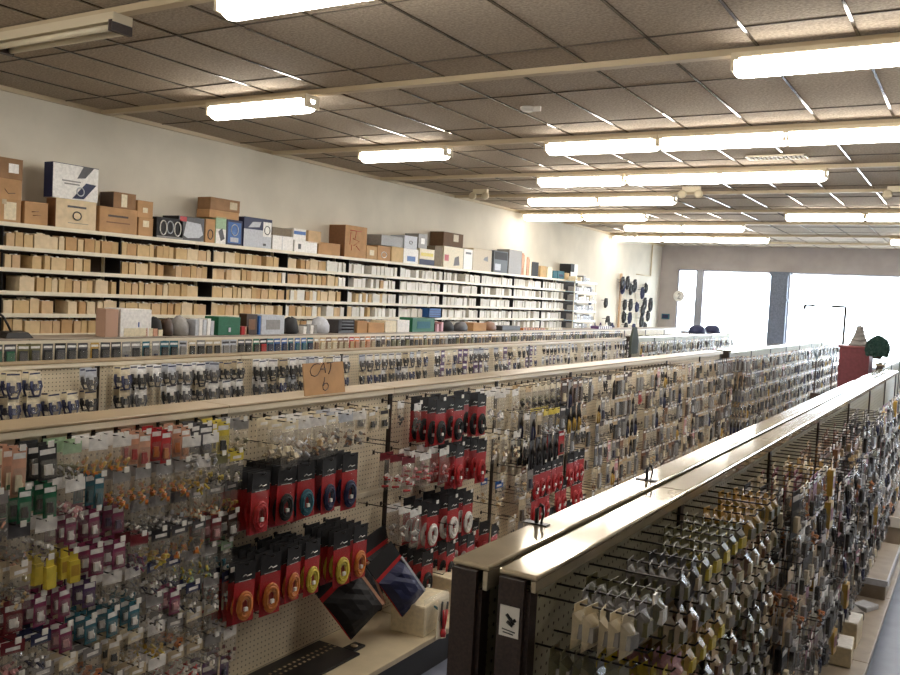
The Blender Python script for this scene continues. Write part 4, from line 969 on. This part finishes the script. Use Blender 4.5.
for i, (px, py, r_) in enumerate(coils):
    p = on_x(px, py, XW+.1)
    if p.y > 22.9: p = Vector((p.x, 22.9, p.z))
    t = thing('cable_coil', '%s hanging %s, %s along the cable wall' % (['dark cable coil', 'thick black hose coil', 'small dark strap loop'][i % 3], ['high', 'at mid height', 'low'][0 if py < 295 else 1 if py < 312 else 2], ORD[i] if i < 20 else ['one of the last', 'one past the last', 'lowest', 'innermost'][i-20]), 'coil', (XW+.09+.02*(i % 3), p.y, p.z), 0, 'coils on the cable wall')
    q = MB().mat(M_black if i % 4 else P('navy'))
    for k in range(3): q.tube([(.012*k, math.cos(a*math.pi/9)*r_*.62*(1-.1*k), math.sin(a*math.pi/9)*r_*(1-.08*k)) for a in range(18)], .02, 6, closed=True)
    q.build('coil_turns', t); MB().mat(M_hook).tube([(-.087-.02*(i % 3), 0, r_*.62), (.05, 0, r_*.62), (.06, 0, r_*.62+.02)], .006, 5).build('wall_peg', t); MB().mat(M_white if i % 3 == 0 else M_hook).box(-.012, .05, -.02, .02, r_*.75, r_*1.1).build('tie', t)
for i, px in enumerate((594, 600, 606, 612)):
    p = on_x(px, 333, XW+.3); p.y = max(p.y, 17.7+.25*i)
    q = MB().mat(P(['navy', 'purple', 'white', 'navy'][i])).lathe([(.05, 0), (.055, .02), (.055, .17), (.02, .22), (.02, .26)], 12).build('bottle', None, (XW+.3, p.y, 1.3)); tag(q, '%s capped bottle on the short shelf below the cable wall' % ['first navy', 'purple', 'white', 'last navy'][i], 'bottle')
t = thing('narrow_shelf', 'narrow pale shelf below the cable wall', 'shelf', (XW+.2, 20.2, 1.3)); MB().mat(M_shelf).box(-.2, .2, -2.62, 2.6, -.02, -.001).build('board', t)
MB().mat(M_shelf).box(-.19, .2, -1.7, -1.67, -1.3, -.02).box(-.19, .2, 2.5, 2.53, -1.3, -.02).build('bracket', t)
# front wall bits
t = thing('junction_box', 'small dark teal box on the front wall beside the first window', 'box', (-7.28, YF-.03, 1.72)); MB().mat(P('teal')).box(-.1, .1, -.03, .028, -.07, .07).build('housing', t); MB().mat(P('navy')).box(-.08, .08, -.032, -.03, -.05, .05).build('front_plate', t)
t = thing('number_sign', 'round white sign with a dark 2 at the edge of the first window', 'sign', (-6.96, YF-.012, 2.28))
T = Matrix.Rotation(R(90), 4, 'X'); MB().mat(M_white).lathe([(.15, -.006), (.15, .006)], 24, T).build('disc', t)
MB().mat(P('darkgrey')).tube([(-.03, -.008, .04), (-.01, -.008, .07), (.025, -.008, .06), (.035, -.008, .03), (.0, -.008, -.02), (-.035, -.008, -.06), (.04, -.008, -.06)], .009, 5).build('numeral', t)
for i, (px, y_) in enumerate(((697, 17.5), (712, 18.6))):
    p = on_x(px, 333, -5.0)
    t = thing('ball_cap', '%s dark blue domed cap on the gondola before the windows' % ['first', 'second'][i], 'cap', (-5.0, p.y, 1.4715))
    MB().mat(P('navy')).lathe([(.17, 0), (.17, .05), (.15, .12), (.1, .16), (.02, .175)], 16).build('crown', t); MB().mat(P('navy')).add([(.1, -.14, .01), (.3, -.1, .0), (.3, .1, .0), (.1, .14, .01), (.1, -.14, .022), (.3, -.1, .012), (.3, .1, .012), (.1, .14, .022)], [(0, 3, 2, 1), (4, 5, 6, 7), (0, 1, 5, 4), (1, 2, 6, 5), (2, 3, 7, 6), (3, 0, 4, 7)]).build('brim', t)
t = thing('apron', 'dark green apron hanging on a stand above the looped cables', 'apron', (-4.7, on_x(633, 340, -4.7).y, 1.22))
q = MB().mat(mat('apron_green', (58, 64, 54), .8)); q.add([(0, -.16, .0), (0, -.17, .2), (0, -.07, .42), (0, .07, .42), (0, .17, .2), (0, .16, 0), (.03, -.16, .0), (.04, -.17, .2), (.03, -.07, .42), (.03, .07, .42), (.04, .17, .2), (.03, .16, 0)], [(0, 1, 2, 3, 4, 5), (11, 10, 9, 8, 7, 6), (0, 6, 7, 1), (1, 7, 8, 2), (2, 8, 9, 3), (3, 9, 10, 4), (4, 10, 11, 5), (5, 11, 6, 0)]); q.build('cloth', t)
MB().mat(P('silver')).tube([(.02, .07, .42), (.02, .1, .3), (.02, .16, .12), (.02, .2, .02)], .012, 5).build('strap', t)

# ---------------------------------------------------------------- red counter and ornaments beyond the foreground gondola
t = thing('counter', 'tall red-brown cabinet beyond the end of the foreground gondola', 'cabinet', (-1.45, 13.0, 0))
MB().mat(mat('counter_red', (112, 48, 54), .5, noise=.15)).box(-.17, .2, -.2, .3, 0, 1.57).build('cabinet_body', t); MB().mat(mat('counter_top', (128, 66, 66), .35)).box(-.19, .22, -.22, .32, 1.57, 1.6).build('cabinet_top', t, bevel=.008)
t = thing('tiered_ornament', 'grey tiered ornament standing on the red-brown cabinet', 'ornament', (-1.41, 13.0, 1.6005))
for i, (r_, z0, z1) in enumerate(((.14, 0, .07), (.105, .07, .13), (.08, .13, .18), (.065, .18, .23), (.05, .23, .27))): MB().mat(P('grey')).lathe([(r_*.85, z0), (r_, z0+.015), (r_*.8, z0+.03), (r_*.75, z1)], 12).build('tier', t)
MB().mat(P('silver')).tube([(0, 0, .27), (0, 0, .31)], .01, 6).build('finial', t)
t = thing('round_plant', 'rounded dark green plant on the gondola beside the tiered ornament', 'plant', (-1.12, 12.35, 1.4705))
q = MB().mat(mat('leaf_dark', (42, 74, 66), .6)); rr = random.Random(2)
for i in range(2200):
    a, b_ = rr.uniform(0, 6.28), rr.uniform(-.55, 1.55); r_ = .135*rr.uniform(.75, 1.03); c = Vector((math.cos(a)*math.cos(b_)*r_, math.sin(a)*math.cos(b_)*r_, .12+math.sin(b_)*r_*1.15))
    T = Matrix.Translation(c) @ Euler((rr.uniform(0, 3), rr.uniform(0, 3), rr.uniform(0, 3))).to_matrix().to_4x4(); q.add([T @ Vector(v) for v in ((-.03, 0, 0), (0, -.012, .004), (.03, 0, 0), (0, .012, .004))], [(0, 1, 2, 3)])
q.build('leaves', t); MB().mat(P('darkbrown')).lathe([(.05, 0), (.06, .06), (.04, .06), (.03, .08)], 10).build('pot', t)
t = thing('plant_spray', 'spiky dark green plant rising behind the gondola end', 'plant', (-2.3, 15.5, 1.2))
for k in range(3):
    q = MB().mat(mat('leaf_dark', (42, 74, 66)))
    for i in range(26):
        a = rr.uniform(0, 6.28); l = rr.uniform(.25, .5); q.add([(k*.25, 0, 0), (k*.25+math.cos(a)*.02, math.sin(a)*.03, .1), (k*.25+math.cos(a)*.16, math.sin(a)*.16, l), (k*.25+math.cos(a)*.03, math.sin(a)*.02+.03, .12)], [(0, 1, 2, 3)])
    q.build('leaf_tuft', t)
MB().mat(P('darkbrown')).box(-.05, .55, -.06, .06, -1.2, -.5).box(-.01, .01, -.01, .01, -.5, .02).box(.24, .26, -.01, .01, -.5, .02).box(.49, .51, -.01, .01, -.5, .02).build('planter', t)
t = thing('display_stand', 'thin dark open frame stand before the front windows', 'stand', (0, 0, 0))
a = on_y(805, 305, 21.5); b = on_y(846, 304, 21.5)
MB().mat(M_hook).tube([(b.x, 21.5, 0), (b.x, 21.5, a.z)], .03, 6).tube([(a.x, 21.5, a.z), (a.x+.22, 21.5, a.z)], .028, 6).tube([(b.x, 21.5, a.z), (b.x-.3, 21.5, a.z)], .028, 6).tube([(a.x, 21.5, a.z-.1), (a.x, 21.5, a.z)], .035, 6).build('frame', t)
MB().mat(M_hook).box(b.x-.15, b.x+.15, 21.35, 21.65, 0, .02).build('foot', t)
